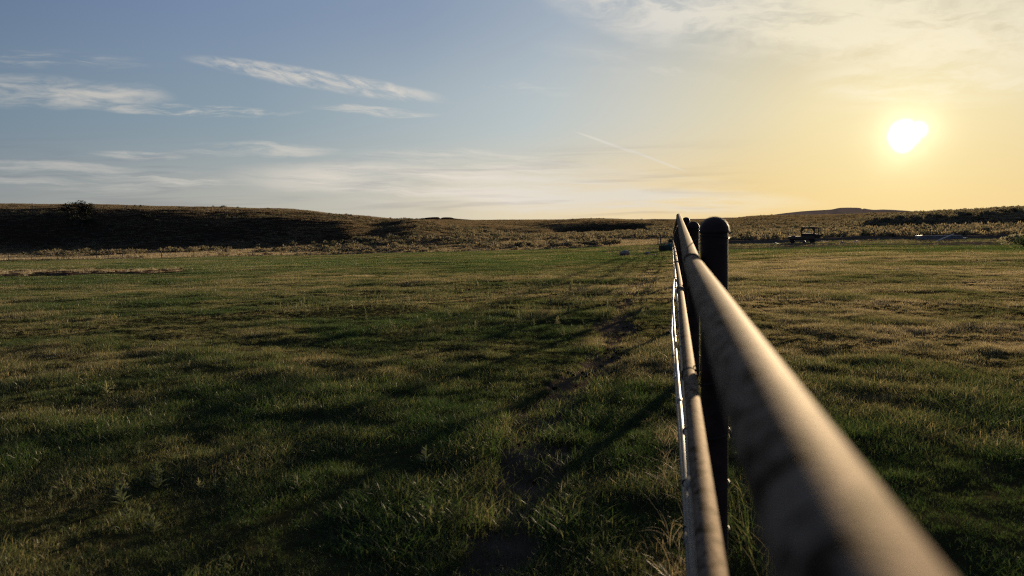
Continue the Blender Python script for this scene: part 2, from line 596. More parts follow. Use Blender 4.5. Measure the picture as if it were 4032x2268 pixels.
# ------------------------------------------------------------------ ground sheet
def build_ground():
    az = np.concatenate([np.arange(-180, -50, 4.0), np.arange(-50, 50, .25), np.arange(50, 180, 4.0)])
    az = np.radians(az)
    rr = np.concatenate([np.geomspace(.35, 190, 560), np.geomspace(200, 3200, 40)])
    A, RR = np.meshgrid(az, rr)
    X = RR * np.sin(A); Y = RR * np.cos(A)
    Z = ground(X, Y)
    pm = path_mask(X, Y)
    Z -= .045 * pm
    mud = mud_mask(X, Y)
    Z += mud * (fbm(X / 1.1, Y / 1.1, 3, 3) - .42) * .38
    yd = yard_mask(X, Y)
    rf = edge_r(A)
    berm = yd * np.exp(-((RR - rf + 3.5) / 1.3) ** 2) * (A > YN_AZ[3] - .005)
    Z += berm * (.25 + .5 * fbm(X / 3.5, Y / 3.5, 7, 3))
    nr, na = X.shape
    V = np.stack([X.ravel(), Y.ravel(), Z.ravel()], 1)
    V = np.vstack([V, [[0, 0, float(Z[0].mean())]]])
    i, j = np.meshgrid(np.arange(nr - 1), np.arange(na), indexing='ij')
    j2 = (j + 1) % na
    quads = np.stack([i * na + j, (i + 1) * na + j, (i + 1) * na + j2, i * na + j2], -1).reshape(-1, 4)[:, ::-1]
    cx = V[quads].mean(1)
    a, r = np.arctan2(cx[:, 0], cx[:, 1]), np.hypot(cx[:, 0], cx[:, 1])
    zone = np.zeros(len(quads), int)
    zone[r > edge_r(a) + (fbm(cx[:, 0] / 4, cx[:, 1] / 4, 2, 2) - .5) * 4 + .5] = 1
    zone[mud_mask(cx[:, 0], cx[:, 1])] = 2
    zone[yard_mask(cx[:, 0], cx[:, 1])] = 3
    zone[(path_mask(cx[:, 0], cx[:, 1]) > .5) & (zone == 0)] = 4
    tri = [(na * nr, (k + 1) % na, k) for k in range(na)]
    for z, nm, mt in ((0, 'ground', SOIL_FIELD), (1, 'meadow', SOIL_MEADOW), (2, 'mud_patch', SOIL_MUD), (3, 'dirt_yard', SOIL_YARD), (4, 'dirt_path', SOIL_PATH)):
        Q = quads[zone == z]
        used, inv = np.unique(Q, return_inverse=True)
        fc = inv.reshape(-1, 4).tolist()
        VV = V[used]
        if z == 0:
            VV = np.vstack([VV, V[-1:]])
            first = {int(u): k for k, u in enumerate(used[:2 * na])}
            fc += [(len(VV) - 1, first[b][()] if False else first[b], first[c]) for a_, b, c in tri if b in first and c in first]
        me = mesh_from(nm, VV, fc, mt)
        o = link(nm, me)
        tag(o, {'ground': 'green grassy field sloping gently away from the pipe fence', 'meadow': 'tan dry meadow beyond the wire fences',
                'mud_patch': 'trampled brown patch of mud and dead grass in the field', 'dirt_yard': 'bare grey dirt strip along the far edge of the field',
                'dirt_path': 'narrow trodden dirt trail beside the pipe fence'}[nm], None, None, 'structure')


build_ground()


# ------------------------------------------------------------------ hills
def catmull(P, n):
    P = np.asarray(P, float)
    out = []
    ext = np.vstack([2 * P[0] - P[1], P, 2 * P[-1] - P[-2]])
    for i in range(1, len(ext) - 2):
        a, b, c, d = ext[i - 1:i + 3]
        t = np.linspace(0, 1, n, endpoint=False)[:, None]
        out.append(.5 * (2 * b + (c - a) * t + (2 * a - 5 * b + 4 * c - d) * t ** 2 + (3 * b - a - 3 * c + d) * t ** 3))
    out.append(P[-1:])
    return np.vstack(out)


HILL = {}


def hill(name, label, cols, mat, amp=1.0, sc=25.0, nx=14, ny=14, back=(1.25, -6.0), crest_noise=.3):
    """a hill from ridge and foot lines; each column is photo x and then (depth, photo y) from its foot to its crest"""
    G = []
    for x, prof in cols:
        P = [np.array(at_depth(x, y, d)) for d, y in prof]
        last = P[-1]
        k = (back[0] - 1)
        P.append(np.array([last[0] * (1 + k * .4), last[1] * (1 + k * .4), last[2] + back[1] * .25]))
        P.append(np.array([last[0] * (1 + k), last[1] * (1 + k), last[2] + back[1] - 4]))
        G.append(P)
    G = np.array(G)
    # sink both ends
    nrow = G.shape[1]
    rows = np.stack([catmull(G[:, j], nx) for j in range(nrow)], 1)
    grid = np.stack([catmull(rows[i], ny) for i in range(rows.shape[0])], 0)
    X, Y, Z = grid[..., 0], grid[..., 1], grid[..., 2].copy()
    v = np.linspace(0, 1, grid.shape[1])[None, :] * (nrow - 1)
    damp = np.clip(v / 1.0, 0, 1)
    crest_i = nrow - 3
    damp = damp * np.where(np.abs(v - crest_i) < .6, crest_noise + (1 - crest_noise) * np.abs(v - crest_i) / .6, 1)
    Z += (fbm(X / sc, Y / sc, 1, 5, .5) - .5) * 2 * amp * damp
    n0, n1 = Z.shape
    V = np.stack([X.ravel(), Y.ravel(), Z.ravel()], 1)
    i, j = np.meshgrid(np.arange(n0 - 1), np.arange(n1 - 1), indexing='ij')
    Q = np.stack([i * n1 + j, (i + 1) * n1 + j, (i + 1) * n1 + j + 1, i * n1 + j + 1], -1).reshape(-1, 4)
    o = link(name, mesh_from(name, V, Q.tolist(), mat))
    tag(o, label, None, None, 'structure')
    HILL[label] = (X, Y, Z, v)
    return o


LEFT = [(-1500, [(185, 1040), (262, 962), (300, 860), (420, 806)]),
        (-600, [(185, 1022), (262, 966), (304, 845), (420, 806)]),
        (0, [(185, 1016), (266, 970), (308, 834), (430, 808)]),
        (300, [(185, 1012), (264, 966), (308, 836), (430, 806)]),
        (600, [(185, 1010), (262, 962), (310, 842), (430, 812)]),
        (850, [(185, 1006), (258, 958), (312, 846), (425, 817)]),
        (1000, [(182, 1002), (256, 955), (314, 850), (420, 822)]),
        (1150, [(180, 998), (246, 950), (312, 852), (418, 826)]),
        (1300, [(180, 995), (238, 948), (308, 864), (412, 844)]),
        (1380, [(178, 993), (228, 945), (302, 872), (410, 850)]),
        (1440, [(176, 992), (228, 944), (312, 890), (408, 855)]),
        (1520, [(176, 990), (222, 945), (326, 892), (406, 861)]),
        (1600, [(174, 988), (216, 945), (318, 880), (402, 866)]),
        (1660, [(174, 986), (214, 944), (304, 884), (398, 869)]),
        (1760, [(172, 984), (212, 946), (290, 912), (392, 886)]),
        (1880, [(170, 981), (210, 946), (278, 925), (365, 908)]),
        (2020, [(168, 978), (205, 946), (258, 934), (320, 927)]),
        (2200, [(166, 974), (200, 952), (235, 950), (270, 955)])]
MID = [(1250, [(320, 975), (425, 935), (475, 900), (700, 872)]),
       (1500, [(320, 970), (425, 935), (475, 898), (700, 868)]),
       (1745, [(320, 965), (452, 931), (470, 895), (700, 867)]),
       (1900, [(320, 962), (454, 930), (474, 893), (700, 868)]),
       (2020, [(320, 960), (430, 922), (490, 896), (700, 867)]),
       (2120, [(320, 958), (420, 912), (520, 892), (700, 867)]),
       (2220, [(320, 956), (455, 924), (503, 884), (700, 867)]),
       (2330, [(320, 954), (455, 926), (512, 876), (690, 863)]),
       (2480, [(320, 952), (455, 924), (512, 877), (690, 866)]),
       (2600, [(320, 950), (420, 918), (490, 880), (700, 869)]),
       (2750, [(320, 946), (400, 908), (480, 880), (700, 868)]),
       (2950, [(330, 944), (400, 905), (480, 875), (700, 866)]),
       (3150, [(340, 944), (420, 905), (500, 890), (700, 880)])]
RIGHT = [(2560, [(135, 985), (230, 930), (330, 905), (470, 890), (620, 880)]),
         (2700, [(132, 972), (230, 922), (330, 900), (450, 882), (620, 868)]),
         (2850, [(130, 968), (225, 916), (320, 894), (430, 876), (600, 865)]),
         (3000, [(128, 965), (215, 912), (300, 890), (410, 868), (560, 851)]),
         (3200, [(125, 960), (205, 910), (290, 893), (390, 872), (560, 849)]),
         (3330, [(123, 958), (195, 908), (260, 884), (370, 866), (520, 846)]),
         (3440, [(121, 956), (186, 907), (215, 870), (340, 856), (480, 842)]),
         (3600, [(120, 953), (180, 907), (206, 856), (300, 846), (420, 837)]),
         (3750, [(118, 950), (175, 905), (200, 850), (280, 841), (400, 833)]),
         (3900, [(117, 948), (170, 903), (196, 846), (270, 834), (380, 825)]),
         (4032, [(116, 946), (168, 900), (194, 840), (260, 826), (370, 815)]),
         (4500, [(114, 942), (165, 895), (190, 822), (250, 800), (350, 788)]),
         (5400, [(112, 940), (160, 890), (185, 815), (250, 790), (350, 775)])]
KNOB = [(2500, [(1200, 900), (1700, 872), (2200, 868)]), (2850, [(1200, 890), (1700, 868), (2300, 864)]), (3000, [(1200, 880), (1700, 862), (2400, 851)]),
        (3100, [(1200, 870), (1700, 850), (2400, 838)]), (3200, [(1200, 865), (1700, 845), (2400, 829)]), (3270, [(1200, 862), (1700, 841), (2400, 825)]),
        (3310, [(1200, 860), (1700, 835), (2400, 818)]), (3380, [(1200, 860), (1700, 840), (2400, 818)]), (3396, [(1200, 862), (1700, 842), (2400, 823)]), (3404, [(1200, 862), (1700, 842), (2400, 821)]), (3440, [(1200, 862), (1700, 842), (2400, 827)]),
        (3470, [(1200, 862), (1700, 842), (2400, 825)]), (3500, [(1200, 862), (1700, 842), (2400, 826)]), (3560, [(1200, 864), (1700, 846), (2400, 829)]),
        (3620, [(1200, 866), (1700, 850), (2400, 835)]), (3640, [(1200, 866), (1700, 850), (2400, 834)]), (3680, [(1200, 868), (1700, 852), (2400, 837)]), (3900, [(1200, 868), (1700, 855), (2400, 842)]), (4500, [(1200, 868), (1700, 858), (2400, 846)])]
BUTTE = [(1480, [(1000, 880), (1300, 874), (1500, 867)]), (1540, [(1000, 880), (1300, 872), (1500, 864)]), (1600, [(1000, 880), (1300, 872), (1500, 865)]), (1628, [(1000, 880), (1300, 870), (1500, 862)]), (1665, [(1000, 880), (1300, 868), (1500, 859)]), (1690, [(1000, 880), (1300, 866), (1500, 856)]),
         (1724, [(1000, 880), (1300, 866), (1500, 855)]), (1734, [(1000, 880), (1300, 868), (1500, 860)]), (1745, [(1000, 880), (1300, 866), (1500, 856)]),
         (1775, [(1000, 880), (1300, 866), (1500, 856)]), (1800, [(1000, 880), (1300, 870), (1500, 861)]), (1900, [(1000, 884), (1300, 876), (1500, 868)])]
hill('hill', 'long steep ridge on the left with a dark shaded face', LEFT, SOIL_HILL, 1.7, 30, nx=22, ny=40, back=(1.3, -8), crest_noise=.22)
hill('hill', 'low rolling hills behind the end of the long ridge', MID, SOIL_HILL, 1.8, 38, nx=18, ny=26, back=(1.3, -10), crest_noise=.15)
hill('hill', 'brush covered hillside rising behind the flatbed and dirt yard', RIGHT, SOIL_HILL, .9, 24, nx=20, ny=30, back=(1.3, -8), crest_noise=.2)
hill('hill', 'distant haze-toned knob on the skyline under the sun', KNOB, SOIL_FAR_HAZED, 9.0, 260, nx=10, ny=16, back=(1.2, -40), crest_noise=.05)
hill('hill', 'two small flat topped buttes on the far skyline', BUTTE, SOIL_HILL, 1.0, 80, nx=8, ny=10, back=(1.1, -14), crest_noise=.05)


# ------------------------------------------------------------------ scattered plants
def clump_mesh(name, n, radius, h0, h1, wid, mat, lean=.45, seg=3, droop=.3, seed=0):
    g = np.random.default_rng(seed)
    V = []; Fc = []; B = []
    for _ in range(n):
        rr = radius * math.sqrt(g.random()); a = g.random() * 6.283
        p = np.array([rr * math.cos(a), rr * math.sin(a), -.01])
        h = h0 + (h1 - h0) * g.random() ** 1.9
        la = g.random() * 6.283
        l = np.array([math.cos(la), math.sin(la), 0]) * lean * h * g.random()
        wa = g.random() * 6.283
        wv = np.array([math.cos(wa), math.sin(wa), 0]) * wid * (.7 + .6 * g.random())
        o = len(V)
        bl = g.random()
        for k in range(seg):
            t = k / seg
            c = p + np.array([0, 0, h * (t - droop * t * t * .5)]) + l * t ** 1.8
            w = wv * (1 - .55 * t)
            V += [c - w / 2, c + w / 2]; B += [bl, bl]
        V.append(p + np.array([0, 0, h * (1 - droop * .5)]) + l); B.append(bl)
        for k in range(seg - 1):
            Fc.append((o + 2 * k, o + 2 * k + 1, o + 2 * k + 3, o + 2 * k + 2))
        Fc.append((o + 2 * seg - 2, o + 2 * seg - 1, o + 2 * seg))
    me = mesh_from(name, V, Fc, mat, False)
    at = me.attributes.new('blade', 'FLOAT', 'POINT')
    at.data.foreach_set('value', np.array(B, np.float32))
    return me


def bush_mesh(name, n, rx, h, leaf, mat, seed=0, shape=.6, up=.5, twigs=0, lobes=5):
    """a shrub: leaf clumps spread over several uneven lobes"""
    g = np.random.default_rng(seed)
    C = [np.array([*(g.normal(0, .42, 2) * rx), h * (.35 + .4 * g.random())]) for _ in range(lobes)]
    RL = [(.35 + .3 * g.random()) for _ in range(lobes)]
    V = []; Fc = []; B = []
    for _ in range(n):
        k = g.integers(lobes)
        d = g.normal(0, 1, 3); d /= np.linalg.norm(d)
        rad = RL[k] * (.55 + .5 * g.random())
        p = C[k] + d * np.array([rx, rx, h * .62]) * rad
        p[2] = max(.02 * h, p[2])
        ax = d * .7 + g.normal(0, .6, 3) + np.array([0, 0, up]); ax /= np.linalg.norm(ax)
        sd = np.cross(ax, g.normal(0, 1, 3)); sd /= np.linalg.norm(sd) + 1e-9
        L = leaf * (.6 + .9 * g.random()); W = L * (.28 + .3 * g.random())
        o = len(V)
        V += [p, p + ax * L * .5 + sd * W * .5, p + ax * L, p + ax * L * .5 - sd * W * .5]
        b = g.random()
        B += [b] * 4
        Fc.append((o, o + 1, o + 2, o + 3))
    for _ in range(twigs):
        a = g.random() * 6.283
        tip = np.array([math.cos(a) * rx * .8 * g.random(), math.sin(a) * rx * .8 * g.random(), h * (.5 + .5 * g.random())])
        o = len(V)
        w = leaf * .12
        V += [np.array([-w, 0, 0]), np.array([w, 0, 0]), tip]; B += [.1] * 3
        Fc.append((o, o + 1, o + 2))
    me = mesh_from(name, V, Fc, mat, False)
    at = me.attributes.new('blade', 'FLOAT', 'POINT')
    at.data.foreach_set('value', np.array(B, np.float32))
    return me


def weed_mesh(name, h, mat, seed=0):
    g = np.random.default_rng(seed)
    V = []; Fc = []; B = []
    stems = g.integers(1, 4)
    for s in range(stems):
        hh = h * (.7 + .4 * g.random())
        ln = g.normal(0, .12, 2) * hh
        o = len(V); w = .003
        V += [np.array([-w, 0, 0]), np.array([w, 0, 0]), np.array([ln[0] + w, ln[1], hh]), np.array([ln[0] - w, ln[1], hh])]
        Fc.append((o, o + 1, o + 2, o + 3)); B += [.4] * 4
        for k in range(int(11 + 6 * g.random())):
            t = .12 + .88 * k / 15
            a = g.random() * 6.283
            p = np.array([ln[0] * t, ln[1] * t, hh * min(t, 1)])
            L = h * (.36 * (1.15 - t) + .09)
            ax = np.array([math.cos(a), math.sin(a), .55 + .7 * t]); ax /= np.linalg.norm(ax)
            sd = np.cross(ax, [0, 0, 1.0]); sd /= np.linalg.norm(sd)
            W = L * .30
            o = len(V)
            V += [p, p + ax * L * .5 + sd * W * .5, p + ax * L - np.array([0, 0, L * .15]), p + ax * L * .5 - sd * W * .5]
            b = g.random(); B += [b] * 4
            Fc.append((o, o + 1, o + 2, o + 3))
    me = mesh_from(name, V, Fc, mat, False)
    at = me.attributes.new('blade', 'FLOAT', 'POINT')
    at.data.foreach_set('value', np.array(B, np.float32))
    return me


def scatter(name, label, P, scale, tint, meshes):
    """one stuff object: a plant of `meshes` stands at each point"""
    lib = bpy.data.collections.new(name + '_clumps')
    for k, me in enumerate(meshes):
        lib.objects.link(bpy.data.objects.new(name + '_clump', me))
    n = len(P)
    me = bpy.data.meshes.new(name)
    me.vertices.add(n)
    me.vertices.foreach_set('co', np.asarray(P, np.float32).ravel())
    g = np.random.default_rng(n)
    for nm, val in (('size', scale), ('tint', tint), ('turn', g.random(n) * 6.283)):
        a = me.attributes.new(nm, 'FLOAT', 'POINT')
        a.data.foreach_set('value', np.asarray(val, np.float32))
    a = me.attributes.new('pick', 'INT', 'POINT')
    a.data.foreach_set('value', g.integers(0, len(meshes), n).astype(np.int32))
    o = link(name, me)
    ng = bpy.data.node_groups.new(name + '_scatter', 'GeometryNodeTree')
    ng.interface.new_socket('Geometry', in_out='INPUT', socket_type='NodeSocketGeometry')
    ng.interface.new_socket('Geometry', in_out='OUTPUT', socket_type='NodeSocketGeometry')
    T = ng.nodes.new
    gi, go, ip, ci = T('NodeGroupInput'), T('NodeGroupOutput'), T('GeometryNodeInstanceOnPoints'), T('GeometryNodeCollectionInfo')
    ci.inputs['Collection'].default_value = lib
    ci.inputs['Separate Children'].default_value = True
    ci.inputs['Reset Children'].default_value = True
    ip.inputs['Pick Instance'].default_value = True

    def attr(nm, dt):
        a_ = T('GeometryNodeInputNamedAttribute')
        a_.data_type = dt
        a_.inputs[0].default_value = nm
        return a_.outputs['Attribute']
    L = ng.links.new
    cx = T('ShaderNodeCombineXYZ')
    L(attr('turn', 'FLOAT'), cx.inputs[2])
    er = T('FunctionNodeEulerToRotation')
    L(cx.outputs[0], er.inputs[0])
    L(gi.outputs[0], ip.inputs['Points'])
    L(ci.outputs[0], ip.inputs['Instance'])
    L(attr('pick', 'INT'), ip.inputs['Instance Index'])
    L(er.outputs[0], ip.inputs['Rotation'])
    L(attr('size', 'FLOAT'), ip.inputs['Scale'])
    L(ip.outputs[0], go.inputs[0])
    md = o.modifiers.new('scatter', 'NODES')
    md.node_group = ng
    tag(o, label, None, None, 'stuff')
    return o


def wedge(r0, r1, density, az0=-44, az1=44):
    A = R(az1 - az0)
    n = int(density * A / 2 * (r1 * r1 - r0 * r0))
    r = np.sqrt(rng.random(n) * (r1 * r1 - r0 * r0) + r0 * r0)
    a = R(az0) + rng.random(n) * A
    return r * np.sin(a), r * np.cos(a)


FA = R(12.12)
FD = np.array([math.sin(FA), math.cos(FA)]); FR = np.array([math.cos(FA), -math.sin(FA)])


def fence_side(x, y):
    """metres to the right of the pipe fence"""
    return x * FR[0] + y * FR[1] - .1


def field_tint(x, y):
    side = fence_side(x, y)
    r = np.hypot(x, y)
    a = fbm(x / 2.2, y / 2.2, 1, 3); b = fbm(x / 9, y / 9, 4, 3); c = fbm(x / .6, y / .6, 6, 2)
    t = .24 - .09 * np.clip((11 - r) / 5, 0, 1) + (a - .5) * .75 + (b - .5) * .7 + (c - .5) * .6
    right = np.clip(side / 1.5, 0, 1)
    dryr = np.clip((r - 5.5) / 5, 0, 1) * np.clip((60 - r) / 25, .25, 1)
    t = t + right * (-.06 + dryr * .48)
    t = t + (1 - right) * np.clip((r - 9) / 15, 0, 1) * np.clip((50 - r) / 25, 0, 1) * .16
    pd = path_dist(x, y)
    t = t + np.exp(-(pd / .5) ** 2) * .18
    t = t + np.exp(-(side / .35) ** 2) * .22
    return np.clip(t, 0, 1)


def field_height(x, y):
    a = fbm(x / 1.3, y / 1.3, 3, 2)
    b = fbm(x / 6, y / 6, 5, 2)
    c = fbm(x / .35, y / .35, 7, 2)
    return np.clip(.62 + (a - .45) * 1.2 + (b - .5) * .9 + (c - .5) * 1.1, .35, 1.5)


def keep_field(x, y, chance=.22):
    m = path_mask(x, y)
    az = np.arctan2(x, y)
    bare = np.where(az < YN_AZ[2] + .02, .55, .9) - .3 * (fbm(x / 3, y / 3, 1, 3) > .56)
    ok = (rng.random(len(x)) > m * (1 - chance)) & ~(yard_mask(x, y) & (rng.random(len(x)) < bare))
    ok &= np.hypot(x, y) < edge_r(np.arctan2(x, y)) + .5
    ok &= ~(mud_mask(x, y) & (rng.random(len(x)) < .75))
    return ok


def lawn():
    near = [clump_mesh('grass_near', 34, .095, .022, .115, .0034, GRASS, 1.0, 3, .5, s) for s in range(7)]
    mid = [clump_mesh('grass_mid', 80, .30, .03, .10, .007, GRASS, .9, 2, .4, 20 + s) for s in range(5)]
    far = [clump_mesh('grass_far', 120, .95, .03, .12, .02, GRASS, .6, 2, .3, 40 + s) for s in range(5)]
    x, y = wedge(.8, 6.5, 520, -66, 66)
    x2, y2 = wedge(6.5, 14, 320, -52, 52)
    x3, y3 = wedge(14, 27, 130)
    x, y = np.concatenate([x, x2, x3]), np.concatenate([y, y2, y3])
    k = keep_field(x, y); x, y = x[k], y[k]
    hh = field_height(x, y) * (.75 + .5 * rng.random(len(x)))
    scatter('grass', 'short green grass of the field close to the camera', np.stack([x, y, ground(x, y) - .045 * path_mask(x, y)], 1), hh, field_tint(x, y) + rng.normal(0, .05, len(x)), near)
    x, y = wedge(16, 46, 34)
    k = keep_field(x, y, .1); x, y = x[k], y[k]
    scatter('grass', 'short green grass in the middle of the field', np.stack([x, y, ground(x, y)], 1), field_height(x, y) * (.8 + .5 * rng.random(len(x))), field_tint(x, y) + rng.normal(0, .05, len(x)), mid)
    x, y = wedge(42, 170, 3.2)
    k = keep_field(x, y, .1); x, y = x[k], y[k]
    scatter('grass', 'short green grass in the far part of the field', np.stack([x, y, ground(x, y)], 1), field_height(x, y) * (.75 + .5 * rng.random(len(x))), field_tint(x, y) * .9 + rng.normal(0, .05, len(x)), far)


lawn()


def dry_plants():
    tuft = [clump_mesh('dry_tuft', 26, .35, .15, .45, .016, DRY, .6, 2, .3, 60 + s) for s in range(4)]
    far = [clump_mesh('dry_far', 60, 1.3, .12, .4, .05, DRY, .6, 2, .3, 70 + s) for s in range(4)]
    x, y = wedge(95, 450, .75)
    az = np.arctan2(x, y); r = np.hypot(x, y)
    k = (r > edge_r(az) + .5) & (r < edge_r(az) + 20 + np.where(az > -.05, 330, 60) * rng.random(len(x)))
    x, y = x[k], y[k]
    z = np.maximum(ground(x, y), hill_z(x, y))
    scatter('dry_grass', 'tan dry meadow grass beyond the wire fences', np.stack([x, y, z], 1), .6 + .8 * rng.random(len(x)), np.clip(.25 + .6 * fbm(x / 8, y / 8, 2, 3) + rng.normal(0, .1, len(x)) - .35 * np.clip((r[k] - 215) / 40, 0, 1), 0, 1), far)
    # weedy dry tufts that break up the bare yard
    x, y = wedge(55, 125, 1.1, 4, 44)
    k = yard_mask(x, y) & (fbm(x / 5, y / 5, 3, 3) > .47) & (rng.random(len(x)) < .75)
    x, y = x[k], y[k]
    scatter('yard_weeds', 'sparse low dry weeds growing through the dirt yard', np.stack([x, y, ground(x, y)], 1), .25 + .5 * rng.random(len(x)) ** 2, .1 + .5 * rng.random(len(x)), tuft)
    # dead tufts over the mud patch
    x, y = wedge(40, 90, 3.6, -44, -18)
    k = mud_mask(x, y); x, y = x[k], y[k]
    z = ground(x, y) + (fbm(x / 1.1, y / 1.1, 3, 3) - .42) * .38
    scatter('dead_grass', 'dead straw coloured tufts on the trampled muddy patch', np.stack([x, y, z], 1), .2 + .45 * rng.random(len(x)) ** 1.5, .2 + .6 * rng.random(len(x)), tuft)


def hill_z(x, y):
    """height of the hills under points (nearest grid sample)"""
    z = np.full(len(x), -50.0)
    for X, Y, Z, v in HILL.values():
        if Y.max() > 1100:
            continue
        az = np.arctan2(X, Y); rr = np.hypot(X, Y)
        a = np.arctan2(x, y); r = np.hypot(x, y)
        col = np.interp(a, az[:, 0], np.arange(len(az)), left=-1, right=-1)
        for i in range(len(x)):
            if col[i] < 0:
                continue
            c = int(col[i]); f = col[i] - c; c2 = min(c + 1, len(az) - 1)
            if rr[c, 0] < r[i] < rr[c, -1]:
                z0 = np.interp(r[i], rr[c], Z[c]); z1 = np.interp(r[i], rr[c2], Z[c2])
                z[i] = max(z[i], z0 * (1 - f) + z1 * f)
    return z


dry_plants()


def sage_scatter():
    bush = [bush_mesh('sage', 90, .75, .75, .30, SAGE, 80 + s, twigs=6) for s in range(6)]
    pts = []
    for key, (X, Y, Z, v) in HILL.items():
        if Y.max() > 1100:
            continue
        nrow = v.max()
        n = 9000 if np.median(X / Y) > .22 else 3600
        i = rng.random(n) * (X.shape[0] - 1.01); j = rng.random(n) * (X.shape[1] * (nrow - 1.6) / nrow - 1)
        i0, j0 = i.astype(int), j.astype(int)
        fi, fj = i - i0, j - j0

        def bl(A):
            return (A[i0, j0] * (1 - fi) + A[i0 + 1, j0] * fi) * (1 - fj) + (A[i0, j0 + 1] * (1 - fi) + A[i0 + 1, j0 + 1] * fi) * fj
        P = np.stack([bl(X), bl(Y), bl(Z)], 1)
        vv = j / X.shape[1] * nrow
        dens = fbm(P[:, 0] / 25, P[:, 1] / 25, 3, 3)
        top = np.clip((nrow - 2 - vv) / .8, .03, 1)
        k = (rng.random(n) < np.clip((dens - .30) * 2.6, 0.05, 1) * top) & (P[:, 2] > ground(P[:, 0], P[:, 1]) - .3)
        pts.append(P[k])
    P = np.vstack(pts)
    # brush in the meadow behind the fences
    x, y = wedge(100, 400, .22)
    az = np.arctan2(x, y); r = np.hypot(x, y)
    back = r - edge_r(az)
    d = fbm(x / 14, y / 14, 4, 3)
    lim = np.where(az > .21, .25, .60)
    k = (back > np.where(az > .21, 3, np.where(az < -.25, 26, 9))) & (d > np.where(back > 70, .38, lim)) & (back < np.where((az > -.08) & (az < .25), 230, 70))
    x, y = x[k], y[k]
    Q = np.stack([x, y, np.maximum(ground(x, y), hill_z(x, y))], 1)
    P = np.vstack([P, Q])
    n = len(P)
    tint = np.clip(.35 + .35 * (np.arctan2(P[:, 0], P[:, 1]) > .26) + rng.normal(0, .2, n), 0, 1)  # right-hand brush is paler tan, lightened further to paint the veil towards the sun
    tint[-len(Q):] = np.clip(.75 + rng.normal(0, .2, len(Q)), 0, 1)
    size = .55 + 1.0 * rng.random(n) ** 1.6
    size[-len(Q):] *= 1.15
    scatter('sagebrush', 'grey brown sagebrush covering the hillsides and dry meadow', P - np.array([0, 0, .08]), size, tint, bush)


sage_scatter()


def hill_grass():
    cl = [clump_mesh('hill_tuft', 70, 1.5, .12, .42, .055, HILLG, .7, 2, .3, 160 + s) for s in range(5)]
    pts = []
    for key, (X, Y, Z, v) in HILL.items():
        if Y.max() > 1100:
            continue
        nrow = v.max() + 1
        # even cover: cells drawn in proportion to their area
        ax = np.stack([np.diff(X, axis=0)[:, :-1], np.diff(Y, axis=0)[:, :-1]], -1)
        bx = np.stack([np.diff(X, axis=1)[:-1], np.diff(Y, axis=1)[:-1]], -1)
        area = np.abs(ax[..., 0] * bx[..., 1] - ax[..., 1] * bx[..., 0])
        D = Y[:-1, :-1]
        area = area * (v[:, :-1] < nrow - 2.6) * np.clip(300 / D, .3, 1.5) ** 1.5
        n = 26000
        c = rng.choice(area.size, n, p=(area / area.sum()).ravel())
        i0, j0 = c // area.shape[1], c % area.shape[1]
        fi, fj = rng.random(n), rng.random(n)

        def bl(A):
            return (A[i0, j0] * (1 - fi) + A[i0 + 1, j0] * fi) * (1 - fj) + (A[i0, j0 + 1] * (1 - fi) + A[i0 + 1, j0 + 1] * fi) * fj
        P = np.stack([bl(X), bl(Y), bl(Z)], 1)
        pts.append(P[(P[:, 2] > ground(P[:, 0], P[:, 1]) - .3) & (np.abs(np.arctan2(P[:, 0], P[:, 1])) < .72)])
    P = np.vstack(pts)
    t = np.clip(.15 + .75 * fbm(P[:, 0] / 18, P[:, 1] / 18, 5, 4) + rng.normal(0, .08, len(P)), 0, 1)
    d = np.clip(P[:, 1] / 260, .8, 2.2)
    scatter('hill_grass', 'short brown grass covering the hillsides', P, (.7 + .6 * rng.random(len(P))) * d, t, cl)


hill_grass()


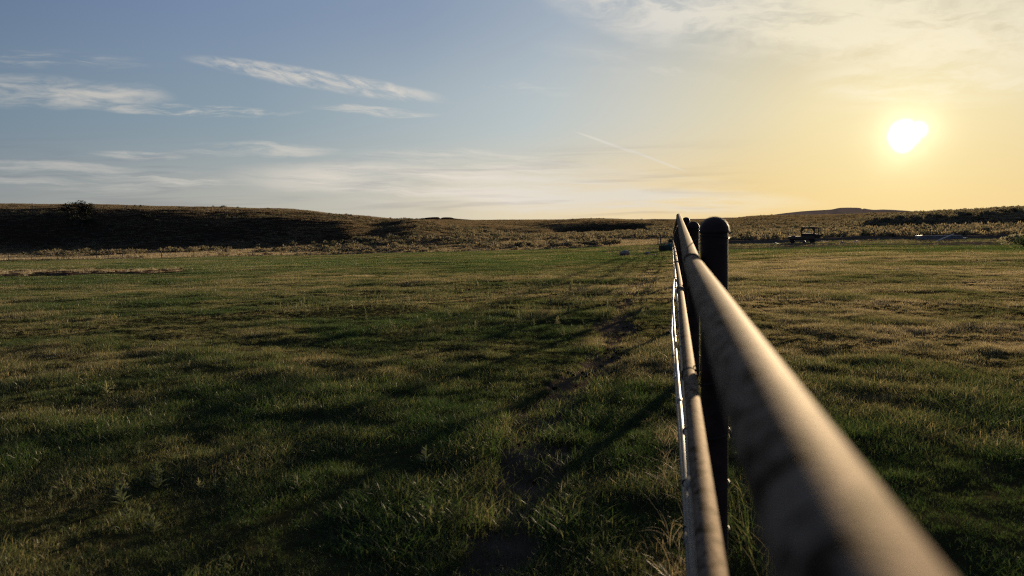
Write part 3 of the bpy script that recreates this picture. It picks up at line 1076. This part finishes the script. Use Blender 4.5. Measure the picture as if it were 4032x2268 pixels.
def weeds():
    W = [weed_mesh('weed', .15, WEED, 100 + s) for s in range(8)]
    x, y = wedge(3.4, 42, 11, -40, 14)
    side = fence_side(x, y)
    r = np.hypot(x, y)
    d = fbm(x / 4, y / 4, 2, 3)
    rich = np.exp(-((r - 19) / 8) ** 2) * np.clip((x + 7) / 5, 0, 1) * .95 + .06 + .5 * np.exp(-(((x + 2.2) / .9) ** 2 + ((y - 4.2) / .5) ** 2))
    k = (side < -.5) & (rng.random(len(x)) < rich * np.clip((d - .42) * 5, 0, 1)) & (path_mask(x, y) < .2)
    x, y = x[k], y[k]
    scatter('weeds', 'pale leafy weeds standing above the grass left of the pipe fence', np.stack([x, y, ground(x, y)], 1), .3 + .95 * rng.random(len(x)) ** 1.8, np.clip(.45 + rng.normal(0, .25, len(x)), 0, 1), W)
    # long dry stalks and seed heads along the foot of the fence
    T = [clump_mesh('fence_tuft', 16, .10, .12, .42, .0035, DRY, 1.5, 4, .8, 120 + s) for s in range(5)]
    s = np.concatenate([1.8 + 3.5 * rng.random(46), 5 + 30 * rng.random(60)])
    l = np.concatenate([.04 + rng.normal(0, .07, 46), .08 + rng.normal(0, .12, 60)])
    p = s[:, None] * FD + l[:, None] * FR
    scatter('dry_stalks', 'long bleached grass stalks leaning out at the foot of the pipe fence', np.column_stack([p, ground(p[:, 0], p[:, 1])]), .5 + .5 * rng.random(len(s)), np.clip(.35 + .5 * rng.random(len(s)), 0, 1), T)
    T2 = [clump_mesh('fence_green', 22, .10, .16, .42, .006, GRASS, .9, 4, .5, 140 + s) for s in range(4)]
    s = np.concatenate([1.2 + 3 * rng.random(60), 4 + 25 * rng.random(120)])
    l = .36 + np.abs(rng.normal(0, .16, len(s)))
    p = s[:, None] * FD + l[:, None] * FR
    scatter('tall_grass', 'taller uncut grass on the right hand foot of the pipe fence', np.column_stack([p, ground(p[:, 0], p[:, 1])]), .5 + .6 * rng.random(len(s)), np.clip(.12 + .35 * rng.random(len(s)), 0, 1), T2)
    # little white seed heads on the right lawn
    hd = []
    for k in range(3):
        m = MB()
        m.lathe([(.002, .0), (.002, .05), (.010, .054), (.014, .064), (.009, .074), (.003, .077)], n=8)
        me = mesh_from('seed_head', m.v, m.f, WHITE_PETAL)
        me.attributes.new('blade', 'FLOAT', 'POINT')
        hd.append(me)
    x, y = wedge(14, 70, .22, 16, 40)
    d = fbm(x / 7, y / 7, 6, 2)
    k = d > .42
    x, y = x[k], y[k]
    scatter('dandelions', 'tiny white seed heads dotted over the right lawn', np.stack([x, y, ground(x, y)], 1), .8 + .9 * rng.random(len(x)), rng.random(len(x)), hd)
    # clods and droppings
    cl = []
    for k in range(4):
        bm = bmesh.new()
        bmesh.ops.create_icosphere(bm, subdivisions=2, radius=1)
        for v in bm.verts:
            v.co *= .75 + .5 * random.random()
            v.co.z *= .6
        bm.verts.index_update()
        me = mesh_from('clod', [v.co[:] for v in bm.verts], [[v.index for v in f.verts] for f in bm.faces], surface('clod_soil', (.012, .009, .007), (.03, .022, .016), 1, spec=0))
        cl.append(me)
    x, y = wedge(2.8, 24, .30, -40, 14)
    x2, y2 = wedge(2.8, 12, 16, -14, 14)
    k = (path_dist(x2, y2) < .35); x2, y2 = x2[k], y2[k]
    k = fence_side(x, y) < -.4
    sz = np.concatenate([.012 + .026 * rng.random(k.sum()), .006 + .02 * rng.random(len(x2)) ** 2])
    x, y = np.append(x[k], x2), np.append(y[k], y2)
    scatter('dirt_clods', 'dark clods of earth lying along the trail and in the grass', np.stack([x, y, ground(x, y) - .03 * path_mask(x, y) + sz * .3], 1), sz, rng.random(len(x)), cl)


weeds()

# ------------------------------------------------------------------ pipe fence
PIPE = surface('weathered_pipe', (.012, .009, .007), (.19, .145, .11), .80, .24, 26, .3, 160, .055, (.03, .02, .014), bdist=.002, tint=(1, .78, .52, 1), band=(.40, .54, .66))
ROD = surface('rusty_rod', (.04, .032, .027), (.12, .095, .075), .55, .2, 20, .3, 150, .5, bdist=.002)
POST = surface('dark_post_paint', (0.021, 0.012, 0.011), (0.042, 0.024, 0.021), .6, 0, 12, .25, 90, .10, (0.075, 0.042, 0.030), bdist=.002)
WIRE = surface('tie_wire', (.02, .018, .016), (.05, .042, .036), .5, .6, 60, 0)
TPOST = surface('fence_post_steel', (.015, .011, .009), (.035, .026, .02), .7, .2, 20, .2)
WOOD = surface('weathered_wood', (.05, .036, .028), (.12, .09, .07), .85, 0, 6, .5, 30, .2, stretch=(6, 6, 1))


def fpos(s, l, z):
    return Vector((s * FD[0] + l * FR[0], s * FD[1] + l * FR[1], z))


FENCE_L = 62.0


def base_z(s, l=.15):
    p = fpos(s, l, 0)
    return float(ground(p.x, p.y, False))


def pipe_fence():
    root = empty('pipe_fence', fpos(3.14, .17, base_z(3.14)), 0, 'brown welded pipe fence with domed posts running away from the camera', 'fence')
    inv = Matrix.Translation(-root.location)

    def put(m, name, mat, label=None, parent=None):
        m.v = [tuple(Vector(v) - (root.location if parent is None else Vector((0, 0, 0)))) for v in m.v]
        o = m.build(name, mat, parent or root)
        if label:
            o['label'] = label
        return o
    tops = {0: 1.524, 1: 1.515, 2: 1.588, 3: 1.590}
    lat = {-1: .167, 0: .167, 1: .196, 2: .205, 3: .17}
    sp = []
    k = -1
    while 3.14 + 4.2 * k < FENCE_L:
        sp.append(k); k += 1
    seg = 24
    for k in sp:
        s = 3.14 + 4.2 * k
        l = lat.get(k, .16)
        zt = tops.get(k, base_z(s) + 1.55)
        zb = base_z(s) - .25
        r_ = .0545
        c = fpos(s, l, 0)
        m = MB().lathe([(r_, zb), (r_, zt - .058)], (c.x, c.y, 0), 32)
        post = put(m, 'post', POST)
        dome = [(r_ + .005, zt - .066), (r_ + .0065, zt - .062), (r_ + .005, zt - .056)]
        for i in range(1, 11):
            a = math.pi / 2 * i / 10
            dome.append(((r_ + .004) * math.cos(a) + .0004, zt - .056 + .056 * math.sin(a)))
        d = MB().lathe(dome, (c.x, c.y, 0), 32)
        d.v = [tuple(Vector(v) - root.location) for v in d.v]
        d.build('cap', POST, post)
        # loop of tie wire round the post under its cap
        w = MB().torus((c.x, c.y, zt - .082), (.12, .05, 1), r_ + .003, .0022, 32, 6)
        w.tube([fpos(s, l - r_ - .002, zt - .08), fpos(s - .02, l - r_ - .05, zt - .12), fpos(s - .03, l - r_ - .06, zt - .17)], .002, 6)
        w.v = [tuple(Vector(v) - root.location) for v in w.v]
        w.build('wire_tie', WIRE, post)

    def run(name, mat, lf, zf, rad, s0, s1, step=.35, n=16, couple=0, label=None):
        """one straight or sagging rail; lf and zf give offset and height"""
        ss = np.arange(s0, s1 + 1e-6, step)
        P = [fpos(s, lf(s), zf(s)) for s in ss]
        m = MB().tube(P, rad, n)
        o = put(m, name, mat, label)
        if couple:
            for s in np.arange(s0 + couple * .37, s1, couple):
                a, b = fpos(s - .05, lf(s), zf(s - .05)), fpos(s + .05, lf(s), zf(s + .05))
                c = MB().tube([a, a.lerp(b, .08), a.lerp(b, .92), b], [rad * 1.05, rad * 1.35, rad * 1.35, rad * 1.05], n)
                c.v = [tuple(Vector(v) - root.location) for v in c.v]
                c.build('coupling', mat, o)
        return o

    def itp(xs, ys):
        return lambda s: float(np.interp(s, xs, ys))

    def near_then_ground(xs, zs):
        h = zs[-1] - base_z(xs[-1])
        return lambda s: float(np.interp(s, xs, zs)) if s <= xs[-1] else base_z(s) + h
    # top rail in three lengths
    run('top_rail', PIPE, lambda s: .0765, lambda s: 1.343, .0340, -1.6, 3.02, .12, 40)
    run('top_rail', PIPE, itp([3, 11.6], [.075, .097]), itp([3, 11.6], [1.347, 1.616]), .0340, 3.03, 11.55, .3, 32)
    run('top_rail', PIPE, itp([11.6, 40], [.10, .09]), lambda s: 1.60 if s < 12 else max(base_z(s) + 1.42, 1.58 - (s - 12) * .02), .035, 11.9, FENCE_L - 1.5, .5, 20)
    rails = [('middle_rail', PIPE, itp([-2, 2, 8, 12], [.066, .066, .074, .060]), near_then_ground([-2, 3.14, 7.3, 11.5], [.885, .88, .885, .93]), .0275, 24, 6.2),
             ('lower_rod', ROD, itp([-2, 3.5, 6.9, 11, 16], [.058, .056, .064, .045, .05]), near_then_ground([-2, 3.14, 5.2, 7.3, 9.4, 11.5], [.645, .64, .627, .645, .64, .68]), .0125, 14, 2.9),
             ('lower_rod', ROD, itp([-2, 2.35, 4, 6.8, 10.9, 16], [.062, .058, .047, .022, .004, .04]), near_then_ground([-2, 3.14, 5.2, 7.3, 9.4, 11.5], [.425, .42, .405, .42, .41, .44]), .0125, 14, 2.6),
             ('lower_rod', ROD, itp([-2, 3, 6, 9, 12, 16], [.06, .056, .03, -.012, .0, .05]), near_then_ground([-2, 3.14, 5.2, 7.3, 9.4, 11.5], [.225, .22, .20, .22, .205, .24]), .0125, 14, 3.3)]
    for nm, mat, lf, zf, rad, n, cp in rails:
        o = run(nm, mat, lf, zf, rad, -1.5, FENCE_L - 1.2, .3, n, cp)
        for k in sp[:12]:
            s = 3.14 + 4.2 * k
            a = fpos(s, lf(s), zf(s))
            w = MB()
            lp = []
            pc = fpos(s, lat.get(k, .16), 0)
            for i in range(25):
                th = 2 * math.pi * i / 24
                # an oblong loop that passes round the rail on its near side and round the post
                u = math.cos(th)
                e = lf(s) - rad - .004 if u < 0 else lat.get(k, .16) + .06
                mid = (lf(s) - rad - .004 + lat.get(k, .16) + .06) / 2
                half = (lat.get(k, .16) + .06 - lf(s) + rad + .004) / 2
                lp.append(fpos(s + math.sin(th) * .063, mid + u * half, zf(s) + math.sin(th * 1.0 + .4) * (rad + .006)))
            w.tube(lp, .003, 8, False)
            w.torus(a, (FD[0], FD[1], .5), rad + .003, .0032, 24, 6)
            w.v = [tuple(Vector(v) - root.location) for v in w.v]
            w.build('wire_tie', WIRE, o)
    return root


pipe_fence()


# ------------------------------------------------------------------ wire fences round the field
def gpoint(x, y, d=None):
    return Vector(on_ground(x, y))


def wire_fence(name, label, posts, h, strands=4):
    P = []
    for x, hw in posts:
        az = math.atan2(ray(x, 1000).x, ray(x, 1000).y)
        r_ = float(edge_r(az))
        p = Vector((r_ * math.sin(az), r_ * math.cos(az), 0))
        p.z = float(ground(p.x, p.y)) - .05
        P.append((p, hw))
    base = P[len(P) // 2][0].copy()
    root = empty('wire_fence', base, 0, label, 'fence')
    for p, hw in P:
        q = p - base
        lean = Vector((random.gauss(0, .05), random.gauss(0, .04), 0))
        if hw:
            m = MB().tube([q, q + Vector((0, 0, h * .6)) + lean * .5, q + Vector((0, 0, h * 1.15)) + lean], [.11, .10, .085], 10)
            m.build('wooden_post', WOOD, root)
        else:
            m = MB()
            top = q + Vector((0, 0, h)) + lean
            m.tube([q, top], .055, 6)
            m.tube([q + Vector((.04, 0, 0)), top + Vector((.04, 0, 0))], .022, 5)
            m.build('post', TPOST, root)
    w = MB()
    for s in range(strands):
        z = .25 + (h - .35) * s / (strands - 1)
        w.tube([p - base + Vector((0, 0, z + (.02 if i % 2 else 0))) for i, (p, hw) in enumerate(P)], .004, 4)
    w.build('wire', WIRE, root)
    return root


wire_fence('wire_fence', 'long wire fence with thin posts along the far left edge of the field',
           [(-700, 0), (-520, 0), (-340, 0), (-160, 0), (32, 0), (122, 0), (226, 0), (310, 0), (380, 0), (425, 0), (481, 0), (531, 0), (582, 0), (637, 1), (763, 0), (879, 0), (993, 0),
            (1108, 0), (1222, 0), (1371, 1), (1498, 0), (1659, 0), (1789, 0), (1916, 0), (2073, 0), (2217, 0), (2400, 0), (2590, 0)], 1.30)
wire_fence('wire_fence', 'sparse wire fence behind the dirt yard on the right', [(2700, 0), (2850, 0), (3007, 0), (3230, 0), (3443, 0), (3661, 0), (3889, 0), (4100, 0), (4350, 0)], 1.45)


def brace():
    p = gpoint(2602, 966)
    root = empty('fence_brace', p, 0, 'wooden corner post with a horizontal brace rail beside the teal barrel', 'post')
    MB().tube([(0, 0, -.2), (0, 0, .8), (.02, 0, 1.58)], [.105, .10, .09], 14).build('post', WOOD, root)
    MB().tube([(2.9, 1.5, -.2), (2.9, 1.5, .8), (2.9, 1.5, 1.5)], [.105, .10, .09], 14).build('post', WOOD, root)
    MB().tube([(.02, 0, 1.18), (1.4, .75, 1.14), (2.9, 1.5, 1.15)], [.055, .055, .05], 10).build('brace_rail', WOOD, root)


brace()


# ------------------------------------------------------------------ sagebrush along the fences
def bushes():
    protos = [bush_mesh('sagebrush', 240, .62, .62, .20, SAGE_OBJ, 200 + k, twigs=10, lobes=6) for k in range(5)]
    lab = 'fluffy tan sagebrush in the row behind the wire fence'
    spots = []
    for x in np.linspace(1010, 2380, 46):
        spots.append((x + random.uniform(-14, 14), random.uniform(2.0, 5.5), random.uniform(.65, 1.25)))
    for x in np.linspace(2890, 4060, 56):
        spots.append((x + random.uniform(-12, 12), random.uniform(2.5, 11), random.uniform(1.0, 1.75)))
    for x in [260, 290, 500, 505, 555, 560, 690, 760, 820, 865, 890, 950, 975]:
        spots.append((x + random.uniform(-6, 6), random.uniform(2, 8), random.uniform(.6, 1.2)))
    for x, back, s in spots:
        v = ray(x, 950)
        az = math.atan2(v.x, v.y)
        r_ = float(edge_r(az)) + back
        px, py = r_ * math.sin(az), r_ * math.cos(az)
        z = max(float(ground(px, py)), float(hill_z(np.array([px]), np.array([py]))[0]))
        o = link('sagebrush', random.choice(protos), None, (px, py, z - .05))
        o.rotation_euler = (0, 0, random.random() * 6.28)
        o.scale = (s * random.uniform(.85, 1.2), s * random.uniform(.85, 1.2), s * random.uniform(.75, 1.15))
        tag(o, lab, 'bush', 'sagebrush growing behind the wire fence')
    # pale shrub with a dark green one beside it at the right edge
    p = gpoint(4002, 962)
    o = link('pale_shrub', bush_mesh('pale_shrub', 420, 1.15, .75, .22, leaf_material('pale_shrub_leaves', [(0, (.13, .12, .075)), (1, (.26, .235, .16))], .4, .03, inst=False), 310, twigs=12, lobes=7), None, p)
    tag(o, 'pale feathery shrub at the end of the dirt yard', 'shrub')
    p = gpoint(4020, 972)
    o = link('green_shrub', bush_mesh('green_shrub', 300, .8, .6, .18, leaf_material('green_shrub_leaves', [(0, (.03, .045, .02)), (1, (.07, .09, .035))], .35, .03, inst=False), 311, lobes=5), None, p)
    tag(o, 'low dark green shrub in front of the pale feathery one', 'shrub')


bushes()


def hill_point(label, x, y):
    """first point of a hill seen at a photo position"""
    v = ray(x, y)
    t = np.linspace(150, 700, 2200)
    zz = hill_z(v.x * t, v.y * t)
    hit = np.nonzero(EYE + v.z * t < zz)[0]
    i = hit[0] if len(hit) else len(t) - 1
    return Vector((v.x * t[i], v.y * t[i], zz[i])), t[i]


BARK = surface('juniper_bark', (.02, .016, .012), (.05, .04, .03), .9, 0, 8, .5)


def junipers():
    specs = [(268, 845, 38, 62, 'left of the pair of dark junipers on the shaded ridge'), (328, 850, 46, 58, 'right and taller of the pair of dark junipers on the ridge'),
             (322, 890, 36, 66, 'dark juniper growing lower on the slope below the pair'), (576, 868, 21, 36, 'small lone dark juniper halfway along the ridge slope')]
    for k, (x, y, hp, wp, lab) in enumerate(specs):
        p, d = hill_point('', x, y)
        h = 1.25 * hp * p.y / F; w = 1.25 * wp * p.y / F
        root = empty('juniper_tree', p, random.random() * 6, lab, 'tree', 'junipers on the ridge')
        m = MB().tube([(0, 0, -.4), (.05 * w, 0, h * .3), (0, .05 * w, h * .7)], [w * .05, w * .035, w * .012], 8)
        for i in range(6):
            a = i * 1.05 + k
            z = h * (.12 + .08 * i)
            m.tube([(0, 0, z), (math.cos(a) * w * .2, math.sin(a) * w * .2, z + h * .14), (math.cos(a) * w * .36, math.sin(a) * w * .36, z + h * .3)], [w * .02, w * .014, w * .005], 6)
        m.build('trunk', BARK, root)
        g = np.random.default_rng(400 + k)
        V = []; Fc = []; B = []
        lob = [(g.normal(0, .24) * w, g.normal(0, .24) * w, h * (.25 + .5 * g.random()), (.16 + .12 * g.random())) for _ in range(11)]
        for _ in range(1500):
            cx, cy, cz, q = lob[g.integers(len(lob))]
            dd = g.normal(0, 1, 3); dd /= np.linalg.norm(dd)
            c = np.array([cx, cy, cz]) + dd * np.array([w, w, h * 1.15]) * q * (.4 + .75 * g.random())
            c[2] = max(c[2], .05 * h)
            ax = dd * .5 + np.array([0, 0, .8]) + g.normal(0, .4, 3); ax /= np.linalg.norm(ax)
            sd = np.cross(ax, g.normal(0, 1, 3)); sd /= np.linalg.norm(sd)
            L = h * .085 * (.6 + .8 * g.random())
            o = len(V)
            V += [c, c + ax * L * .45 + sd * L * .25, c + ax * L, c + ax * L * .45 - sd * L * .25]
            B += [g.random()] * 4
            Fc.append((o, o + 1, o + 2, o + 3))
        me = mesh_from('crown', V, Fc, JUNIPER, False)
        me.attributes.new('blade', 'FLOAT', 'POINT').data.foreach_set('value', np.array(B, np.float32))
        link('crown', me, root)


junipers()

# ------------------------------------------------------------------ things in the yard
RUST = surface('old_machine_paint', (.022, .016, .015), (.05, .034, .028), .6, .2, 5, .4, 40, .35, (.08, .05, .035))
TIRE = surface('tire_rubber', (.012, .011, .011), (.025, .023, .022), .85, 0, 12, .3)
PLANK = surface('deck_planks', (.05, .036, .03), (.10, .075, .06), .85, 0, 4, .5, 25, .2, stretch=(1, 8, 8))
PALE = surface('bleached_board', (.30, .27, .23), (.48, .44, .38), .6, 0, 4, .3, 40, .3)
SHEET = surface('grey_sheet_metal', (.16, .165, .18), (.24, .245, .26), .85, 0, 3, .15, 30, .0)
GLASS = surface('lamp_glass', (.7, .7, .68), (.8, .8, .76), .12, .3, 4, 0)
ROCK = surface('pale_rock', (.16, .14, .115), (.32, .28, .23), 1, 0, 2.2, .8, 12, .2, bdist=.05)
TEAL = surface('teal_plastic', (.012, .085, .10), (.02, .12, .14), .5, 0, 4, .15)
DKGREEN = surface('dark_tank_plastic', (.012, .022, .02), (.025, .035, .03), .6, 0, 4, .15)
BLACKP = surface('black_rubber', (.008, .008, .008), (.02, .02, .02), .6, 0, 6, .2)


def flatbed():
    p = gpoint(3170, 958)
    d = p.y / F
    az = math.atan2(p.x, p.y)
    root = empty('flatbed_truck', p, -az, 'old dark flatbed truck with an open square cab frame parked on the dirt', 'truck')
    u = lambda px: (px - 3170) * d          # metres to the right of the middle
    h = lambda py: (958 - py) * d
    # deck
    z0, z1 = h(938), h(930)
    MB().box(((u(3108) + u(3205)) / 2, 0, (z0 + z1) / 2), (u(3205) - u(3108), 2.1, z1 - z0)).box(((u(3108) + u(3205)) / 2, -1.04, z0 - .02), (u(3205) - u(3108) - .1, .06, .1)) \
        .box(((u(3108) + u(3205)) / 2, .4, z0 - .10), (u(3205) - u(3108) - .2, .12, .16)).box(((u(3108) + u(3205)) / 2, -.4, z0 - .10), (u(3205) - u(3108) - .2, .12, .16)).build('flatbed_deck', PLANK, root)
    # cab frame: two posts, header and rounded inner corners, front and back
    xa, xb = u(3155), u(3205)
    zt = h(895)
    fr = MB()
    for y in (-.75, .75):
        fr.box((xa + .07, y, (z1 + zt) / 2), (.15, .11, zt - z1)).box((xb - .07, y, (z1 + zt) / 2), (.15, .11, zt - z1))
        fr.box(((xa + xb) / 2, y, zt - .09), (xb - xa - .28, .108, .2))
        for sx, x0 in ((1, xa + .14), (-1, xb - .14)):
            fr.tube([(x0, y, zt - .48), (x0 + sx * .06, y, zt - .30), (x0 + sx * .22, y, zt - .19)], [.05, .075, .05], 8)
    fr.build('cab_frame', RUST, root)
    MB().box(((xa + xb) / 2, 0, zt + .012), (xb - xa + .06, 1.66, .06), None, .03).build('cab_roof', RUST, root)
    cabin = MB().box(((xa + xb) / 2 + .05, 0, h(931) + .17), (xb - xa + .1, 1.5, .44), None, .06)
    cabin.build('cab_body', RUST, root)
    # engine end beyond the cab with exhaust and hook
    en = MB().box((u(3214), 0, h(930)), (u(3226) - u(3205), 1.1, .50), None, .08)
    en.tube([(u(3226) - .1, 0, h(930)), (u(3232), -.02, h(926)), (u(3234), 0, h(922))], [.09, .12, .06], 10)
    en.build('engine_hood', RUST, root)
    MB().tube([(u(3218), -.3, h(928)), (u(3218), -.3, h(904))], [.05, .045], 10).tube([(u(3218), -.3, h(904)), (u(3219), -.3, h(900)), (u(3221), -.3, h(899))], [.05, .05, .04], 10).build('exhaust_pipe', RUST, root)
    # wheels
    wh = None
    for x, y, rr in ((u(3124), -.8, .30), (u(3124), .8, .30), (u(3196), -.8, .34), (u(3196), .8, .34)):
        m = Matrix.Translation((x, y, rr)) @ Matrix.Rotation(math.pi / 2, 4, 'X')
        w = MB().lathe([(rr * .55, -.11), (rr * .9, -.12), (rr, -.08), (rr, .08), (rr * .9, .12), (rr * .55, .11)], n=26, mat=m).build('wheel', TIRE, root)
        MB().lathe([(.03, -.10), (rr * .5, -.09), (rr * .56, -.05), (rr * .56, .05), (rr * .5, .09), (.03, .10)], n=20, mat=m).build('rim', RUST, w)
    # blocks that carry the deck
    for x in (u(3123), u(3196)):
        MB().box((x, 0, (z0 + .12) / 2 + .06), (.42, 1.0, z0 - .12), None, .03).build('axle_block', RUST, root)
    MB().tube([(u(3124), -.7, .3), (u(3124), .7, .3)], .05, 10).tube([(u(3196), -.7, .34), (u(3196), .7, .34)], .05, 10).build('axle', RUST, root)
    m = Matrix.Translation((u(3167), -.1, .16)) @ Matrix.Rotation(math.pi / 2, 4, 'X')
    MB().lathe([(.05, -.2), (.15, -.18), (.17, 0), (.15, .18), (.05, .2)], n=16, mat=m).build('differential', RUST, root)
    # work lamp hanging in the window opening
    lm = MB().lathe([(.02, -.06), (.10, -.05), (.115, .03), (.10, .05)], n=18, mat=Matrix.Translation((u(3181), -.70, h(913))) @ Matrix.Rotation(math.pi / 2, 4, 'X')).build('work_lamp', GLASS, root)
    MB().tube([(u(3181), -.68, h(913) - .1), (u(3181), -.68, z1 + .3)], .02, 8).build('lamp_stalk', RUST, root)
    # tub left on the deck
    b = p + Matrix.Rotation(-az, 3, 'Z') @ Vector((u(3127), -.3, z1 + .002))
    pl = MB().lathe([(.24, 0), (.30, .10), (.31, .11), (.28, .11), (.22, .03)], n=20).build('pan', PALE, None, b)
    tag(pl, 'pale shallow pan lying on the deck of the flatbed', 'pan')


flatbed()


def yard_things():
    # stack of sheets with the leaning plank in front
    p = gpoint(3700, 944)
    d = p.y / F
    root = empty('sheet_stack', p, -math.atan2(p.x, p.y) + .05, 'low stack of grey metal sheets lying on the dirt yard', 'sheet stack')
    for k in range(5):
        sh = MB().box((random.uniform(-.15, .15), random.uniform(-.05, .05), .07 + .10 * k), (170 * d - .25 * k, 1.3, .085), None, .01)
        sh.build('sheet', SHEET, root)
    for x in (-1.8, 0, 1.8):
        MB().box((x, 0, .015), (.12, 1.2, .06)).build('bearer', WOOD, root)
    a, b = gpoint(3690, 949), gpoint(3754, 947)
    b = at_depth(3756, 922, a.y + .25)
    mid = (Vector(a) + b) / 2
    rot = (b - Vector(a)).to_track_quat('X', 'Z').to_matrix()
    o = MB().box((0, 0, 0), ((b - Vector(a)).length, .26, .05), None, .008).build('leaning_plank', PALE, None, mid + Vector((0, 0, .03)))
    o.rotation_euler = rot.to_euler()
    tag(o, 'pale plank leaning against the stack of metal sheets', 'plank')
    p = gpoint(3619, 944)
    o = MB().box((0, 0, .42), (26 * p.y / F, .5, .26), None, .02).box((-.25, 0, .15), (.1, .4, .3)).box((.25, 0, .15), (.1, .4, .3)).build('white_crate', PALE, None, p)
    tag(o, 'small white crate at the end of the metal sheet stack', 'crate')
    # boards on the ground right of the flatbed
    for k, (x0, y0, x1, y1, w, lab) in enumerate([(3208, 951, 3262, 953, .3, 'long grey board lying flat nearest to the flatbed engine'), (3235, 946, 3325, 946, .35, 'longest of the grey boards lying flat right of the flatbed'),
                                     (2960, 961, 3050, 962, .22, 'thin board lying in the debris left of the flatbed'), (3052, 958, 3070, 964, .18, 'short tilted board between the debris and the flatbed'),
                                     (3780, 938, 3806, 938, .25, 'short pale board beyond the end of the sheet stack')]):
        a, b = gpoint(x0, y0), gpoint(x1, y1)
        dv = b - a
        o = MB().box((0, 0, 0), (dv.length, w, .06)).build('board', PALE if k in (3, 4) else PLANK, None, (a + b) / 2 + Vector((0, 0, .07)))
        o.rotation_euler = dv.to_track_quat('X', 'Z').to_euler()
        tag(o, lab, 'board', 'loose boards lying in the dirt yard')
    # sunlit slanting stake
    a = gpoint(3300, 945)
    b = at_depth(3319, 923, a.y + .4)
    dv = b - a
    o = MB().box((0, 0, dv.length / 2), (.16, .07, dv.length)).build('slanted_stake', surface('fresh_wood', (.38, .27, .15), (.52, .40, .24), .6, 0, 4, .2), None, a)
    o.rotation_euler = dv.to_track_quat('Z', 'Y').to_euler()
    tag(o, 'bright sunlit stake leaning right beside the flatbed', 'stake')
    # small pale rubble
    for k, (x, y, s, lab) in enumerate([(2958, 959, 7, 'white lump at the left end of the debris heap by the post'), (2968, 958, 8, 'largest white lump in the debris heap left of the flatbed'), (2980, 959, 6, 'white lump in the middle of the debris heap'), (2998, 958, 7, 'white lump at the right end of the debris heap'),
                                   (3316, 956, 7, 'small white lump in front of the slanted stake'), (3373, 954, 8, 'small white lump alone right of the slanted stake'), (3045, 980, 3, 'tiny white lump where the dirt meets the grass')]):
        p = gpoint(x, y)
        bm = bmesh.new()
        bmesh.ops.create_icosphere(bm, subdivisions=2, radius=s * p.y / F)
        for v in bm.verts:
            v.co *= .7 + .55 * random.random()
            v.co.z *= .6
        bm.verts.index_update()
        o = link('rubble', mesh_from('rubble', [v.co[:] for v in bm.verts], [[v.index for v in f.verts] for f in bm.faces], PALE), None, p + Vector((0, 0, .05)))
        tag(o, lab, 'rubble', 'white lumps of rubble on the dirt')

    def boulder(x, y, wpx, hpx, lab, seed, mat=ROCK):
        p = gpoint(x, y)
        g = random.Random(seed)
        bm = bmesh.new()
        bmesh.ops.create_icosphere(bm, subdivisions=4, radius=1)
        offs = [Vector((g.uniform(-1, 1), g.uniform(-1, 1), g.uniform(-1, 1))).normalized() for _ in range(16)]
        cut = [g.uniform(.72, .95) for _ in offs]
        for v in bm.verts:
            q = v.co.copy()
            for n_, c_ in zip(offs, cut):
                t = q.dot(n_)
                if t > c_:
                    q -= n_ * (t - c_) * .85
            q *= 1 + .04 * (g.random() - .5)
            v.co = Vector((q.x * wpx * p.y / F / 2, q.y * wpx * p.y / F / 2 * .8, q.z * hpx * p.y / F * .62 + hpx * p.y / F * .38))
        bm.verts.index_update()
        o = link('boulder', mesh_from('boulder', [v.co[:] for v in bm.verts], [[v.index for v in f.verts] for f in bm.faces], mat), None, p)
        tag(o, lab, 'rock')
    boulder(2461, 1004, 46, 19, 'large pale boulder at the far end of the dirt trail', 5)
    boulder(2549, 1000, 21, 9, 'small pale rock between the large boulder and the teal barrel', 8)
    boulder(1999, 1047, 6, 6, 'tiny white stone alone in the green field', 9, PALE)
    # teal barrel with a black bucket tipped on top
    p = gpoint(2642, 987)
    k = p.y / F
    root = empty('teal_barrel', p, 0, 'teal plastic barrel at the far end of the pipe fence', 'barrel')
    h = 29 * k; r_ = 15 * k
    MB().lathe([(r_ * .92, 0), (r_, h * .06), (r_, h * .3), (r_ * 1.03, h * .33), (r_, h * .36), (r_, h * .64), (r_ * 1.03, h * .67), (r_, h * .70), (r_, h * .95), (r_ * .92, h)], n=30).build('barrel_body', TEAL, root)
    MB().lathe([(r_ * .95, h - .01), (r_ * .97, h + .02), (r_ * .86, h + .025)], n=30).build('rim', DKGREEN, root)
    m = Matrix.Translation((-.12, 0, .13)) @ Matrix.Rotation(R(72), 4, 'Y') @ Matrix.Rotation(R(10), 4, 'X')
    b = MB().lathe([(.13, -.16), (.17, .16), (.18, .17), (.16, .165), (.12, -.13)], n=24, mat=m).build('black_bucket', BLACKP, None, p + Vector((.02, -.05, h + .06)))
    tag(b, 'black bucket tipped over on top of the teal barrel', 'bucket')
    MB().lathe([(.02, .05), (.145, .05), (.145, .06), (.02, .06)], n=20, mat=m).build('bucket_lining', PALE, b)
    p = gpoint(2617, 988)
    root = tag(MB().lathe([(.42, 0), (.46, .08), (.47, .5), (.49, .52), (.44, .52), (.43, .12)], n=30).build('water_tub', DKGREEN, None, p + Vector((0, .3, 0))), 'dark round water tub standing left of the teal barrel', 'tub')


yard_things()
